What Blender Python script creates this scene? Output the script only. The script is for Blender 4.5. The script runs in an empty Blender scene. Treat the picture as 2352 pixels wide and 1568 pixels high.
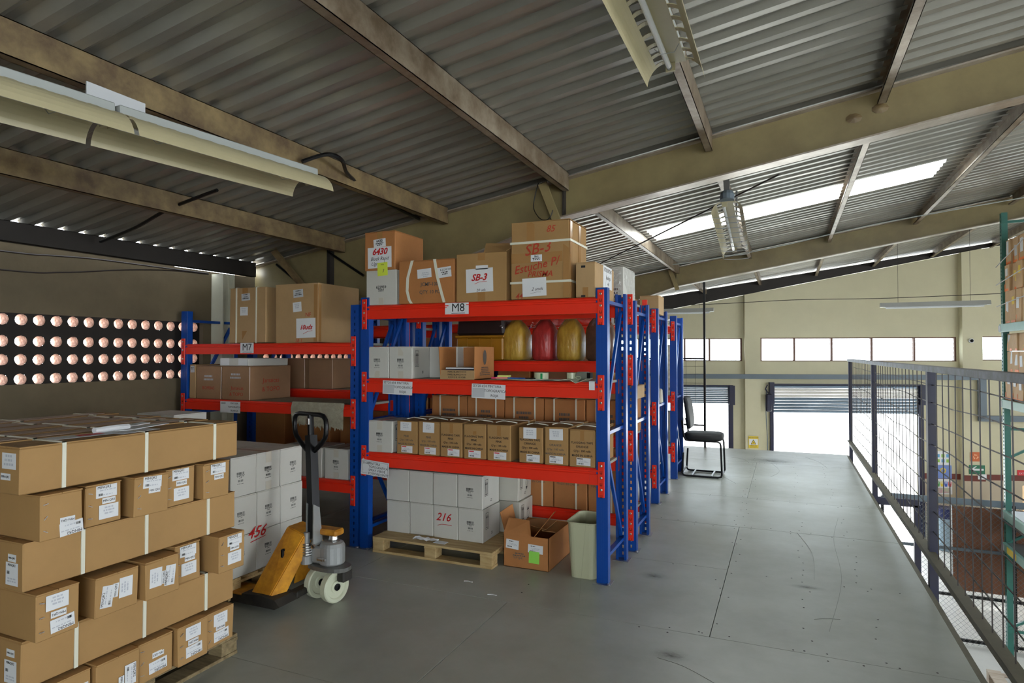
import bpy, math, random
from mathutils import Matrix, Vector, Euler
random.seed(7)
SC = bpy.context.scene
COL = SC.collection
PI = math.pi

# ------------------------------------------------------------------ camera, sky, lights, exposure
cd = bpy.data.cameras.new('camera'); cam = bpy.data.objects.new('camera', cd); COL.objects.link(cam)
cam.location = (0, 0, 1.55)
cam.rotation_euler = (math.radians(90) + math.atan(28 / 1450), 0, math.radians(23.5))
cd.sensor_width = 36; cd.lens = 36 * 1450 / 2352; cd.clip_end = 300
SC.camera = cam
SC.view_settings.view_transform = 'Standard'
SC.view_settings.look = 'None'
SC.view_settings.gamma = 1
SC.view_settings.use_curve_mapping = False
SC.view_settings.exposure = 0.42
W = bpy.data.worlds.new('sky'); SC.world = W; W.use_nodes = True
bg = W.node_tree.nodes['Background']
bg.inputs[0].default_value = (0.86, 0.93, 1.0, 1); bg.inputs[1].default_value = 8.5
sd = bpy.data.lights.new('sun', 'SUN'); sd.energy = 5.0; sd.angle = math.radians(1.5); sd.color = (1, .95, .86)
sun = bpy.data.objects.new('sun', sd); COL.objects.link(sun)
sun.rotation_euler = Vector((-0.35, -1.0, -0.95)).to_track_quat('-Z', 'Y').to_euler()
sun.location = (0, 30, 20)

def portal(loc, size, d):
    l = bpy.data.lights.new('daylight_portal', 'AREA'); l.shape = 'RECTANGLE'; l.size, l.size_y = size
    l.cycles.is_portal = True
    o = bpy.data.objects.new('daylight_portal', l); COL.objects.link(o); o.location = loc
    o.rotation_euler = Vector(d).to_track_quat('-Z', 'Z').to_euler()
def fill_daylight(loc, size, d, e, c=(0.93, .97, 1)):
    l = bpy.data.lights.new('fill_lamp', 'AREA'); l.shape = 'RECTANGLE'; l.size, l.size_y = size
    l.energy = e; l.color = c
    o = bpy.data.objects.new('fill_lamp', l); COL.objects.link(o); o.location = loc
    o.rotation_euler = Vector(d).to_track_quat('-Z', 'Z').to_euler()
# daylight lamps, added as fill at made-up openings behind the camera and on the right
fill_daylight((3.5, -4.85, 1.55), (5.8, 1.9), (0, 1, 0), 58)
fill_daylight((12.8, 2.5, 1.6), (9.0, 1.6), (-1, 0, 0), 330)

# ------------------------------------------------------------------ materials
def lin(h):
    if isinstance(h, str):
        c = [int(h[i:i + 2], 16) / 255 for i in (0, 2, 4)]
    else: c = h
    return tuple((x / 12.92 if x <= .04045 else ((x + .055) / 1.055) ** 2.4) for x in c)
MATS = {}
def mat(name, col, rough=.6, metal=0., var=0., scale=6., bump=0., bscale=60., col2=None, stretch=None, alpha=None, trans=0, spec=None, rvar=0):
    if name in MATS: return MATS[name]
    m = bpy.data.materials.new(name); m.use_nodes = True
    nt = m.node_tree; b = nt.nodes['Principled BSDF']
    c = lin(col); b.inputs['Base Color'].default_value = (*c, 1)
    b.inputs['Roughness'].default_value = rough; b.inputs['Metallic'].default_value = metal
    if spec is not None: b.inputs['Specular IOR Level'].default_value = spec
    if trans: b.inputs['Transmission Weight'].default_value = trans
    if alpha is not None: b.inputs['Alpha'].default_value = alpha
    if var or bump or rvar:
        tc = nt.nodes.new('ShaderNodeTexCoord'); mp = nt.nodes.new('ShaderNodeMapping')
        nt.links.new(tc.outputs['Object'], mp.inputs[0])
        if stretch: mp.inputs['Scale'].default_value = stretch
    if var or rvar:
        n = nt.nodes.new('ShaderNodeTexNoise'); n.inputs['Scale'].default_value = scale; n.inputs['Detail'].default_value = 6
        n.inputs['Roughness'].default_value = .65
        nt.links.new(mp.outputs[0], n.inputs['Vector'])
        rp = nt.nodes.new('ShaderNodeValToRGB'); rp.color_ramp.elements[0].position = .35; rp.color_ramp.elements[1].position = .68
        d = lin(col2) if col2 else tuple(x * (1 - var) for x in c)
        rp.color_ramp.elements[0].color = (*d, 1); rp.color_ramp.elements[1].color = (*c, 1)
        nt.links.new(n.outputs[0], rp.inputs[0])
        if var: nt.links.new(rp.outputs[0], b.inputs['Base Color'])
        if rvar:
            mr = nt.nodes.new('ShaderNodeMapRange'); mr.inputs[3].default_value = rough + rvar; mr.inputs[4].default_value = max(.05, rough - rvar)
            nt.links.new(n.outputs[0], mr.inputs[0]); nt.links.new(mr.outputs[0], b.inputs['Roughness'])
    if bump:
        n2 = nt.nodes.new('ShaderNodeTexNoise'); n2.inputs['Scale'].default_value = bscale; n2.inputs['Detail'].default_value = 4
        nt.links.new(mp.outputs[0], n2.inputs['Vector'])
        bp = nt.nodes.new('ShaderNodeBump'); bp.inputs['Strength'].default_value = bump; bp.inputs['Distance'].default_value = .01
        nt.links.new(n2.outputs[0], bp.inputs['Height']); nt.links.new(bp.outputs[0], b.inputs['Normal'])
    MATS[name] = m
    return m
CARD = mat('cardboard', 'AB8553', .75, var=.12, scale=3, bump=.12, bscale=25)
CARD2 = mat('cardboard_orange', 'B67A45', .72, var=.14, scale=4, bump=.12, bscale=25)
CARD3 = mat('cardboard_pale', 'B59468', .7, var=.12, scale=4, bump=.1, bscale=25)
CARDIN = mat('cardboard_inside', 'A87B4A', .85, var=.1, scale=5)
TAPEM = mat('packing_tape', 'A67C4C', .18, spec=.6)
TAPEC = mat('clear_tape_on_white', 'C9C4B6', .22)
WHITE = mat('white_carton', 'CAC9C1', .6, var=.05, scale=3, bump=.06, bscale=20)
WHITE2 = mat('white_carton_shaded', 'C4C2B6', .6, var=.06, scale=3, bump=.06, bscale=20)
PAPER = mat('paper', 'DEE0E2', .6)
PAPERG = mat('label_grey', 'BFC2C6', .6)
STRAP = mat('white_strapping', 'DEDDCB', .35)
INK = mat('black_ink', '16161A', .6)
INKG = mat('grey_ink', '5B5650', .7)
INKF = mat('faint_ink', 'BDC0C8', .7)
INKR = mat('red_marker', 'C0161A', .6)
INKRC = mat('red_marker_on_cardboard', 'B33A22', .7)
RED = mat('red_beam_paint', 'EC3018', .36, var=.06, scale=3, bump=.04, bscale=12)
BLUE = mat('blue_rack_paint', '06469E', .32, var=.1, scale=4)
NAVY = mat('navy_rail_paint', '10163A', .5, var=.2, scale=7, col2='1C1A30')
RAILTOP = mat('worn_grey_paint', '6F727C', .5, var=.35, scale=9, col2='4A4640')
ANGLE = mat('olive_steel_angle', '6E6A58', .6, var=.25, scale=6)
STEEL = mat('zinc_bolt', 'C9C9C9', .28, 1.)
GALV = mat('galvanised_steel', 'A9ADB2', .35, .8, var=.12, scale=8)
DARK = mat('dark_recess', '0A0A0C', .8)
BLACKM = mat('black_enamel', '0B0C0E', .34, spec=.3)
BLACKR = mat('black_rubber', '1B1A19', .65, var=.3, scale=12, col2='34302A')
FLOORM = mat('painted_floor_board', 'B0B5AE', .36, var=.2, scale=1.1, col2='999D93', bump=.09, bscale=5, rvar=.1)
SLAB = mat('slab_edge', '6D6D66', .8, var=.2, scale=3)
CONC = mat('pale_concrete', 'DEDEDA', .35, var=.12, scale=1.2)
OUTG = mat('outside_concrete', 'D8D6CF', .8, var=.1, scale=.7)
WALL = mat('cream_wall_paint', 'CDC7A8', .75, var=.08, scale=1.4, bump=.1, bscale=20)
WALLD = mat('shaded_cream_wall_paint', '6F624B', .85, var=.25, scale=1.2, col2='5A503D', bump=.2, bscale=12)  # same cream as the other walls, darkened to carry the shade here
WALLLOW = mat('beige_dado_paint', 'C4B7A0', .75, var=.06, scale=2)
STRIPE = mat('maroon_stripe_paint', '6B2E22', .6)
CREAMST = mat('cream_steel_paint', '8D8059', .45, var=.16, scale=2.2, col2='7A6C4A', bump=.05, bscale=30)
PURL = mat('stained_beige_steel', '87744F', .5, var=.5, scale=5, col2='54422E', bump=.1, bscale=30)
DARKST = mat('dark_and_shaded_steel', '2B2622', .7, var=.3, scale=4)  # dark steel; on edge purlin, end rafter and stiffener the dark is shade
ROOFM = mat('dusty_roof_sheet', 'A2A098', .33, .5, var=.12, scale=1.6, col2='8E8C84', stretch=(.6, 1.4, 1), rvar=.05)
FLG = mat('skylit_flange_grey', 'B5ACA0', .32, .35, var=.2, scale=5, col2='8E8070')  # lighter grey imitates skylight reflected on the flanges
PURL2 = mat('worn_skylit_purlin_steel', 'A39684', .36, .3, var=.5, scale=5, col2='6E5C48', bump=.08, bscale=30)  # worn steel, greyed to imitate reflected skylight
WINFR = mat('brown_window_frame', '6A4A3A', .6)
SHUT = mat('blue_grey_shutter', '6B7C8B', .4, .3, var=.15, scale=3)
SHUTL = mat('lit_shutter_slat', 'D0CCC4', .4, .2)  # paler copy for the upper slats, imitating light on them
DUCT = mat('grey_duct_paint', '64717B', .5, var=.12, scale=3)
LAMPW = mat('cream_lamp_enamel', 'B5AC8A', .35, var=.1, scale=5)
LAMPG = mat('grey_lamp_channel', 'A3A8A6', .4)
TUBE = mat('fluorescent_glass', 'E6EAEC', .08, spec=.8)
WOOD = mat('pallet_wood', 'C9B182', .75, var=.3, scale=5, stretch=(1, 6, 6), col2='A98D5C')
WOODG = mat('weathered_pallet_wood', '9C8A66', .85, var=.35, scale=5, stretch=(1, 6, 6), col2='6E5E42')
WOODW = mat('bleached_pallet_wood', 'D9CFC0', .8, var=.2, scale=4, stretch=(1, 6, 6), col2='B8A590')
YEL = mat('worn_yellow_paint', 'D9992B', .42, var=.4, scale=10, col2='A56A1C')
PUMP = mat('silver_pump_casting', '9EA1A0', .42, .35, var=.1, scale=10)
PLATE = mat('worn_steel_plate', '7E7E7A', .45, .5, var=.3, scale=8)
PU = mat('cream_polyurethane', 'C9CDB4', .4, var=.08, scale=6)
BINP = mat('beige_bin_plastic', 'B9BB9C', .38)
SEATV = mat('black_vinyl', '15171A', .6, bump=.1, bscale=80)
GREENR = mat('green_rack_paint', '2F6E62', .45, var=.2, scale=5)
GREENB = mat('pale_green_beam', '7FA79B', .45, var=.12, scale=5)
BOARD = mat('brown_fibre_board', '7A4E34', .8, var=.12, scale=3)
MESHW = mat('dark_wire', '2B2320', .5)
CHAINM = mat('dull_chain_link', '6A6E70', .5, .5)
CLOTH = mat('grey_burlap', 'A9A38E', .95, var=.25, scale=30, bump=.4, bscale=120)
PADM = mat('pale_green_sheet', 'B9C2AC', .6)
AMBER = mat('wrapped_amber_plastic', 'C9A544', .34, var=.35, scale=7, col2='A37C28', stretch=(3, 1, 1), bump=.6, bscale=14)
AMBERD = mat('amber_crate_plastic', 'A8741A', .35, var=.2, scale=5)
REDP = mat('wrapped_red_plastic', 'BE3C38', .34, var=.35, scale=7, col2='8E2624', stretch=(3, 1, 1), bump=.6, bscale=14)
BROWNP = mat('wrapped_brown_goods', '6B4E40', .25, var=.4, scale=7, bump=.25, bscale=14)
STICKG = mat('green_sticky_note', '97E05A', .6)
STICKY = mat('yellow_green_sticky_note', 'D5E44B', .6)
PINK = mat('pink_note', 'F08A86', .6)
GREENL = mat('green_sign', '12694A', .5)
ORANGE = mat('orange_sign', 'C4602A', .5)
ORANGEL = mat('orange_tape', 'F07B2C', .5)
YELS = mat('yellow_sign', 'E4C63A', .5)
REDS = mat('red_sign', 'D0202A', .5)
BLUEP = mat('pale_blue_drum', '9DB8CC', .5)
BLUES = mat('blue_poster', '6E86C4', .6)
NAVYP = mat('navy_binder', '1B2A66', .4)
TAPEG = mat('pale_roll_tape', 'C9CFAF', .3)
CLAY = mat('clay_tube', 'E8C4B0', .85, var=.6, scale=30, col2='8A6450', bump=.5, bscale=60)
PINKW = mat('clay_pale', 'D9A88C', .85)
HOLEF = mat('dark_block_face', '2C2723', .9, var=.3, scale=5)
SACK = mat('pale_sack', 'C9C4B4', .7, var=.2, scale=10)

def film():
    m = bpy.data.materials.new('clear_wrap_film'); m.use_nodes = True; nt = m.node_tree; nt.nodes.clear()
    o = nt.nodes.new('ShaderNodeOutputMaterial'); mx = nt.nodes.new('ShaderNodeMixShader')
    t = nt.nodes.new('ShaderNodeBsdfTransparent'); g = nt.nodes.new('ShaderNodeBsdfGlossy'); g.inputs['Roughness'].default_value = .12
    n = nt.nodes.new('ShaderNodeTexNoise'); n.inputs['Scale'].default_value = 9; n.inputs['Detail'].default_value = 8; n.inputs['Distortion'].default_value = 2.
    tc = nt.nodes.new('ShaderNodeTexCoord'); nt.links.new(tc.outputs['Object'], n.inputs['Vector'])
    bp = nt.nodes.new('ShaderNodeBump'); bp.inputs['Strength'].default_value = 1; bp.inputs['Distance'].default_value = .05
    nt.links.new(n.outputs[0], bp.inputs['Height']); nt.links.new(bp.outputs[0], g.inputs['Normal'])
    mx.inputs[0].default_value = .22
    nt.links.new(t.outputs[0], mx.inputs[1]); nt.links.new(g.outputs[0], mx.inputs[2]); nt.links.new(mx.outputs[0], o.inputs[0])
    return m
FILM = film()
def translucent(name, c, w=.85):
    m = bpy.data.materials.new(name); m.use_nodes = True; nt = m.node_tree; nt.nodes.clear()
    o = nt.nodes.new('ShaderNodeOutputMaterial'); mx = nt.nodes.new('ShaderNodeMixShader')
    t = nt.nodes.new('ShaderNodeBsdfTranslucent'); g = nt.nodes.new('ShaderNodeBsdfDiffuse')
    t.inputs[0].default_value = (*lin(c), 1); g.inputs[0].default_value = (*lin(c), 1); mx.inputs[0].default_value = 1 - w
    nt.links.new(t.outputs[0], mx.inputs[1]); nt.links.new(g.outputs[0], mx.inputs[2]); nt.links.new(mx.outputs[0], o.inputs[0])
    return m
SKYL = translucent('translucent_skylight', 'FAFAF4', .95)
def louvre():
    m = bpy.data.materials.new('louvre_glass'); m.use_nodes = True; nt = m.node_tree; nt.nodes.clear()
    o = nt.nodes.new('ShaderNodeOutputMaterial'); mx = nt.nodes.new('ShaderNodeMixShader')
    t = nt.nodes.new('ShaderNodeBsdfTransparent'); t.inputs[0].default_value = (.85, .93, .97, 1)
    g = nt.nodes.new('ShaderNodeBsdfTranslucent'); g.inputs[0].default_value = (.9, .95, 1, 1); mx.inputs[0].default_value = .35
    nt.links.new(t.outputs[0], mx.inputs[1]); nt.links.new(g.outputs[0], mx.inputs[2]); nt.links.new(mx.outputs[0], o.inputs[0])
    return m
LOUV = louvre()

# ------------------------------------------------------------------ mesh helpers
class MB:
    def __init__(s): s.v = []; s.f = []; s.m = []
    def add(s, vs, fs, mi=0, M=None):
        b = len(s.v)
        s.v += [tuple(M @ Vector(p)) for p in vs] if M is not None else [tuple(p) for p in vs]
        s.f += [tuple(b + i for i in f) for f in fs]; s.m += [mi] * len(fs)
        return s
    def box(s, x0, x1, y0, y1, z0, z1, mi=0, b=0., M=None, jit=0.):
        if b <= 0:
            vs = [(x, y, z) for z in (z0, z1) for y in (y0, y1) for x in (x0, x1)]
            if jit: vs = [tuple(c + random.uniform(-jit, jit) for c in p) for p in vs]
            return s.add(vs, [(0, 2, 3, 1), (4, 5, 7, 6), (0, 1, 5, 4), (2, 6, 7, 3), (0, 4, 6, 2), (1, 3, 7, 5)], mi, M)
        c = ((x0 + x1) / 2, (y0 + y1) / 2, (z0 + z1) / 2); h = ((x1 - x0) / 2, (y1 - y0) / 2, (z1 - z0) / 2)
        b = min(b, *(q * .49 for q in h)); vs = []; idx = {}
        jj = {}
        for sx in (-1, 1):
            for sy in (-1, 1):
                for sz in (-1, 1):
                    j = [random.uniform(-jit, jit) for _ in range(3)] if jit else (0, 0, 0)
                    for a in range(3):
                        o = [h[0], h[1], h[2]]
                        for k in range(3):
                            if k != a: o[k] -= b
                        idx[(sx, sy, sz, a)] = len(vs)
                        vs.append((c[0] + sx * o[0] + j[0], c[1] + sy * o[1] + j[1], c[2] + sz * o[2] + j[2]))
        fs = []
        def q(*k): fs.append(tuple(idx[i] for i in k))
        for sx in (-1, 1): q(*[(sx, p, r, 0) for p, r in ((-1, -1), (1, -1), (1, 1), (-1, 1))][::sx])
        for sy in (-1, 1): q(*[(p, sy, r, 1) for p, r in ((-1, -1), (-1, 1), (1, 1), (1, -1))][::sy])
        for sz in (-1, 1): q(*[(p, r, sz, 2) for p, r in ((-1, -1), (1, -1), (1, 1), (-1, 1))][::sz])
        for sx in (-1, 1):
            for sy in (-1, 1):
                q(*[(sx, sy, -1, 0), (sx, sy, -1, 1), (sx, sy, 1, 1), (sx, sy, 1, 0)][::(sx * sy)])
        for sx in (-1, 1):
            for sz in (-1, 1):
                q(*[(sx, -1, sz, 0), (sx, 1, sz, 0), (sx, 1, sz, 2), (sx, -1, sz, 2)][::(sx * sz)])
        for sy in (-1, 1):
            for sz in (-1, 1):
                q(*[(-1, sy, sz, 2), (1, sy, sz, 2), (1, sy, sz, 1), (-1, sy, sz, 1)][::(sy * sz)])
        for sx in (-1, 1):
            for sy in (-1, 1):
                for sz in (-1, 1):
                    q(*[(sx, sy, sz, 0), (sx, sy, sz, 1), (sx, sy, sz, 2)][::(sx * sy * sz)])
        return s.add(vs, fs, mi, M)
    def prism(s, prof, ax, a0, a1, mi=0, M=None, caps=True, d0=(0, 0), d1=(0, 0)):
        n = len(prof)
        def P(p, a, d):
            u, w = p[0] + d[0], p[1] + d[1]
            return (a, u, w) if ax == 'x' else (u, a, w) if ax == 'y' else (u, w, a)
        vs = [P(p, a0, d0) for p in prof] + [P(p, a1, d1) for p in prof]
        fs = [(i, (i + 1) % n, n + (i + 1) % n, n + i) for i in range(n)]
        if caps: fs += [tuple(range(n))[::-1], tuple(range(n, 2 * n))]
        return s.add(vs, fs, mi, M)
    def tube(s, pts, r, n=6, mi=0, closed=False, caps=True, M=None):
        pts = [Vector(p) for p in pts]; k = len(pts); vs = []; fs = []
        up = None
        for i, p in enumerate(pts):
            a = pts[(i - 1) % k] if (closed or i > 0) else p; c = pts[(i + 1) % k] if (closed or i < k - 1) else p
            t = (c - a).normalized()
            if up is None:
                up = Vector((0, 0, 1)) if abs(t.z) < .9 else Vector((1, 0, 0))
            u = (up - t * up.dot(t)).normalized(); w = t.cross(u); up = u
            rr = r[i] if isinstance(r, (list, tuple)) else r
            for j in range(n):
                a_ = 2 * PI * (j + .5) / n; vs.append(p + (u * math.cos(a_) + w * math.sin(a_)) * rr)
        for i in range(k if closed else k - 1):
            for j in range(n):
                a = i * n + j; b = i * n + (j + 1) % n; c = ((i + 1) % k) * n
                fs.append((a, b, c + (j + 1) % n, c + j))
        if caps and not closed: fs += [tuple(range(n))[::-1], tuple(range((k - 1) * n, k * n))]
        return s.add(vs, fs, mi, M)
    def bar(s, p, q, w, h, mi=0, up=(0, 0, 1)):
        p = Vector(p); q = Vector(q); t = q - p; L = t.length; t.normalize(); u = Vector(up)
        if abs(t.dot(u)) > .98: u = Vector((0, 1, 0))
        sdir = t.cross(u).normalized(); u2 = sdir.cross(t)
        M = Matrix((( t.x, sdir.x, u2.x, p.x), (t.y, sdir.y, u2.y, p.y), (t.z, sdir.z, u2.z, p.z), (0, 0, 0, 1)))
        return s.box(0, L, -w / 2, w / 2, -h / 2, h / 2, mi, 0, M)
    def lathe(s, prof, n=24, mi=0, M=None, sx=1, sy=1, cap=True):
        vs = [(r * math.cos(2 * PI * j / n) * sx, r * math.sin(2 * PI * j / n) * sy, z) for r, z in prof for j in range(n)]
        fs = [(i * n + j, i * n + (j + 1) % n, (i + 1) * n + (j + 1) % n, (i + 1) * n + j) for i in range(len(prof) - 1) for j in range(n)]
        if cap: fs += [tuple(range(n))[::-1], tuple(range((len(prof) - 1) * n, len(prof) * n))]
        return s.add(vs, fs, mi, M)
    def mesh(s, name, mats, smooth=False):
        me = bpy.data.meshes.new(name); me.from_pydata(s.v, [], s.f)
        for m in (mats if isinstance(mats, (list, tuple)) else [mats]): me.materials.append(m)
        me.polygons.foreach_set('material_index', s.m)
        if smooth: me.polygons.foreach_set('use_smooth', [True] * len(s.f))
        me.update()
        return me
    def build(s, name, mats, parent=None, loc=(0, 0, 0), rotz=0, smooth=False):
        return link(name, s.mesh(name, mats, smooth), parent, loc, rotz)
def link(name, me, parent=None, loc=(0, 0, 0), rotz=0):
    o = bpy.data.objects.new(name, me); COL.objects.link(o); o.location = loc; o.rotation_euler = (0, 0, rotz)
    if parent is not None: o.parent = parent
    return o
def tag(o, label=None, cat=None, group=None, kind=None):
    if label: o['label'] = label
    if cat: o['category'] = cat
    if group: o['group'] = group
    if kind: o['kind'] = kind
    return o
def thing(name, label, cat, loc=(0, 0, 0), rotz=0, group=None, kind=None):
    return tag(link(name, None, None, loc, rotz), label, cat, group, kind)
def copy_tree(o, parent=None):
    c = o.copy(); COL.objects.link(c); c.parent = parent
    for ch in o.children: copy_tree(ch, c)
    return c

# faces of a box whose origin is the centre of its base; w along x, d along y, h along z
def fmat(dim, face, u, v, off=.0008, roll=0):
    w, d, h = dim
    if face == 'F': R = Matrix.Rotation(PI / 2, 4, 'X'); p = Vector((u, -d / 2 - off, v))
    elif face == 'B': R = Matrix.Rotation(PI, 4, 'Z') @ Matrix.Rotation(PI / 2, 4, 'X'); p = Vector((-u, d / 2 + off, v))
    elif face == 'R': R = Matrix.Rotation(PI / 2, 4, 'Z') @ Matrix.Rotation(PI / 2, 4, 'X'); p = Vector((w / 2 + off, u, v))
    elif face == 'L': R = Matrix.Rotation(-PI / 2, 4, 'Z') @ Matrix.Rotation(PI / 2, 4, 'X'); p = Vector((-w / 2 - off, -u, v))
    else: R = Matrix.Identity(4); p = Vector((u, v, h + off))
    return Matrix.Translation(p) @ R @ Matrix.Rotation(math.radians(roll), 4, 'Z')
CACHE = {}
def slab(w, h, t=.001):
    k = ('slab', round(w, 4), round(h, 4), t)
    if k not in CACHE:
        CACHE[k] = MB().box(-w / 2, w / 2, -h / 2, h / 2, 0, t)
    return CACHE[k]
def sticker(parent, dim, face, u, v, w, h, m=None, roll=0, name='paper_label', off=.0012, label=None):
    k = ('slabm', round(w, 4), round(h, 4), (m or PAPER).name)
    if k not in CACHE: CACHE[k] = slab(w, h).mesh(name, m or PAPER)
    o = link(name, CACHE[k], parent); o.matrix_local = fmat(dim, face, u, v, off, roll)
    if label: o['label'] = label
    return o
def txt(parent, s, size, m, M=None, shear=0., name='lettering', align='CENTER', xs=1., bold=0., sp=1.):
    c = bpy.data.curves.new(name, 'FONT'); c.body = s; c.size = size; c.align_x = align; c.align_y = 'CENTER'
    c.resolution_u = 2; c.shear = shear; c.space_line = sp; c.offset = bold; c.extrude = .0002
    c.materials.append(m)
    o = bpy.data.objects.new(name, c); COL.objects.link(o); o.parent = parent
    o.matrix_local = (M if M is not None else Matrix.Translation((0, 0, .0018))) @ Matrix.Diagonal((xs, 1, 1, 1))
    return o
def T(x, y, z=.0018, roll=0): return Matrix.Translation((x, y, z)) @ Matrix.Rotation(math.radians(roll), 4, 'Z')
def barcode_mb(w, h, seed=1, nb=14):
    r = random.Random(seed); b = MB(); x = -w / 2
    for i in range(nb):
        bw = w / nb * r.choice((.35, .5, .75)); b.add([(x, -h / 2, 0), (x + bw, -h / 2, 0), (x + bw, h / 2, 0), (x, h / 2, 0)], [(0, 1, 2, 3)]); x += w / nb
    return b
def fineprint(b, x0, y0, w, n, lh, seed=3, ctr=True):
    r = random.Random(seed)
    for i in range(n):
        L = w * r.uniform(.55, 1); x = x0 - L / 2 if ctr else x0; e = x + L
        while x < e:
            q = min(e, x + r.uniform(.006, .016)); b.add([(x, y0, 0), (q, y0, 0), (q, y0 + lh * .55, 0), (x, y0 + lh * .55, 0)], [(0, 1, 2, 3)]); x = q + .0035
        y0 -= lh
def printblock():   # the barcode print on the white paint cartons
    b = barcode_mb(.062, .016, 5); b.v = [(x, y + .03, z) for x, y, z in b.v]
    fineprint(b, 0, .016, .066, 2, .006, 2); fineprint(b, 0, .001, .036, 1, .006, 4)
    c = barcode_mb(.04, .013, 9, 10); b.add([(x, y - .016, z) for x, y, z in c.v], c.f)
    fineprint(b, 0, -.036, .075, 1, .005, 7)
    return b
PRINT = printblock().mesh('printed_barcode', INK)
def arrows():
    b = MB(); W_, H_ = .052, .125; t = .003
    for a in ((-W_ / 2, W_ / 2, H_ / 2 - t, H_ / 2), (-W_ / 2, W_ / 2, -H_ / 2, -H_ / 2 + t), (-W_ / 2, -W_ / 2 + t, -H_ / 2, H_ / 2), (W_ / 2 - t, W_ / 2, -H_ / 2, H_ / 2), (-.018, .018, -.052, -.047)):
        b.add([(a[0], a[2], 0), (a[1], a[2], 0), (a[1], a[3], 0), (a[0], a[3], 0)], [(0, 1, 2, 3)])
    for x in (-.011, .011):
        b.add([(x - .0022, -.042, 0), (x + .0022, -.042, 0), (x + .0022, .03, 0), (x - .0022, .03, 0)], [(0, 1, 2, 3)])
        b.add([(x - .008, .022, 0), (x + .008, .022, 0), (x, .05, 0)], [(0, 1, 2)])
    return b
ARROWS = arrows().mesh('arrow_marking', INK)
_d = MB()
for sg in (1, -1): _d.add([(-.02, sg * .03, 0), (.02, sg * .03, 0), (0, sg * .058, 0)], [(0, 1, 2)] if sg > 0 else [(0, 2, 1)])
_d.tube([(.024 * math.cos(a), .024 * math.sin(a), 0) for a in [i * PI / 8 for i in range(16)]], .0006, 3, closed=True)
DIAM = _d.mesh('diamond_marking', INK)
def stamp(parent, dim, face, me, u, v, roll=0, name=None):
    o = link(name or me.name.split('.')[0], me, parent); o.matrix_local = fmat(dim, face, u, v, .0018, roll); return o
def strap_loop(parent, dim, kind, pos, w=.014, m=None, sag=0.):
    W_, D_, H_ = dim; e = .0045; b = MB(); h = w / 2
    if kind == 'x':  # loop around front, top, back
        pf = [(pos - h, -D_ / 2 - e), (pos + h, -D_ / 2 - e)]
        b.box(pos - h, pos + h, -D_ / 2 - e, -D_ / 2, 0.001, H_ + e); b.box(pos - h, pos + h, D_ / 2, D_ / 2 + e, 0.001, H_ + e)
        b.box(pos - h, pos + h, -D_ / 2 - e, D_ / 2 + e, H_, H_ + e)
    elif kind == 'y':
        b.box(-W_ / 2 - e, -W_ / 2, pos - h, pos + h, 0.001, H_ + e); b.box(W_ / 2, W_ / 2 + e, pos - h, pos + h, 0.001, H_ + e)
        b.box(-W_ / 2 - e, W_ / 2 + e, pos - h, pos + h, H_, H_ + e)
    else:
        b.box(-W_ / 2 - e, W_ / 2 + e, -D_ / 2 - e, -D_ / 2, pos - h, pos + h); b.box(-W_ / 2 - e, W_ / 2 + e, D_ / 2, D_ / 2 + e, pos - h, pos + h)
        b.box(-W_ / 2 - e, -W_ / 2, -D_ / 2, D_ / 2, pos - h, pos + h); b.box(W_ / 2, W_ / 2 + e, -D_ / 2, D_ / 2, pos - h, pos + h)
    return b.build('strap', m or STRAP, parent)
def boxes(par, name, m, *bb):
    for q in bb: MB().box(*q).build(name, m, par)
def carton(name, label, loc, dim, m, rotz=0, group=None, cat='box', flaps='y', tape=None, jit=.002, tapef=('F',)):
    w, d, h = dim; key = ('c', name, round(w, 3), round(d, 3), round(h, 3), m.name, flaps, random.randint(0, 2))
    if key not in CACHE:
        b = MB().box(-w / 2, w / 2, -d / 2, d / 2, 0, h - .004, b=.004, jit=jit)
        g = .0015
        if flaps == 'y':
            b.box(-w / 2 + .001, w / 2 - .001, -d / 2 + .001, -g, h - .0045, h); b.box(-w / 2 + .001, w / 2 - .001, g, d / 2 - .001, h - .0045, h)
        elif flaps == 'x':
            b.box(-w / 2 + .001, -g, -d / 2 + .001, d / 2 - .001, h - .0045, h); b.box(g, w / 2 - .001, -d / 2 + .001, d / 2 - .001, h - .0045, h)
        CACHE[key] = b.mesh(name, m)
    o = link(name, CACHE[key], None, loc, rotz); tag(o, label, cat, group)
    if tape:
        hw = .024; L = min(.07, h * .3)
        if flaps == 'x': bb = ((-hw, hw, -d / 2, d / 2, h, h + .0006), (-hw, hw, -d / 2 - .0008, -d / 2 + .001, h - L, h), (-hw, hw, -d / 2 - .0008, -d / 2 + .001, 0.001, L * .8))
        else: bb = ((-w / 2, w / 2, -hw, hw, h, h + .0006), (w / 2 - .001, w / 2 + .0008, -hw, hw, h - L, h), (w / 2 - .001, w / 2 + .0008, -hw, hw, .001, L * .8))
        boxes(o, 'tape', tape, *bb)
    return o
# ------------------------------------------------------------------ the setting
XL, XE, YE, YB, XR, ZG = -5.25, 0.83, 10.95, -5.0, 13.0, -2.6
def ZR(x): return 3.03 + .161 * (x + 1.68)
def RS(x): return ZR(x) + .04
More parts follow.
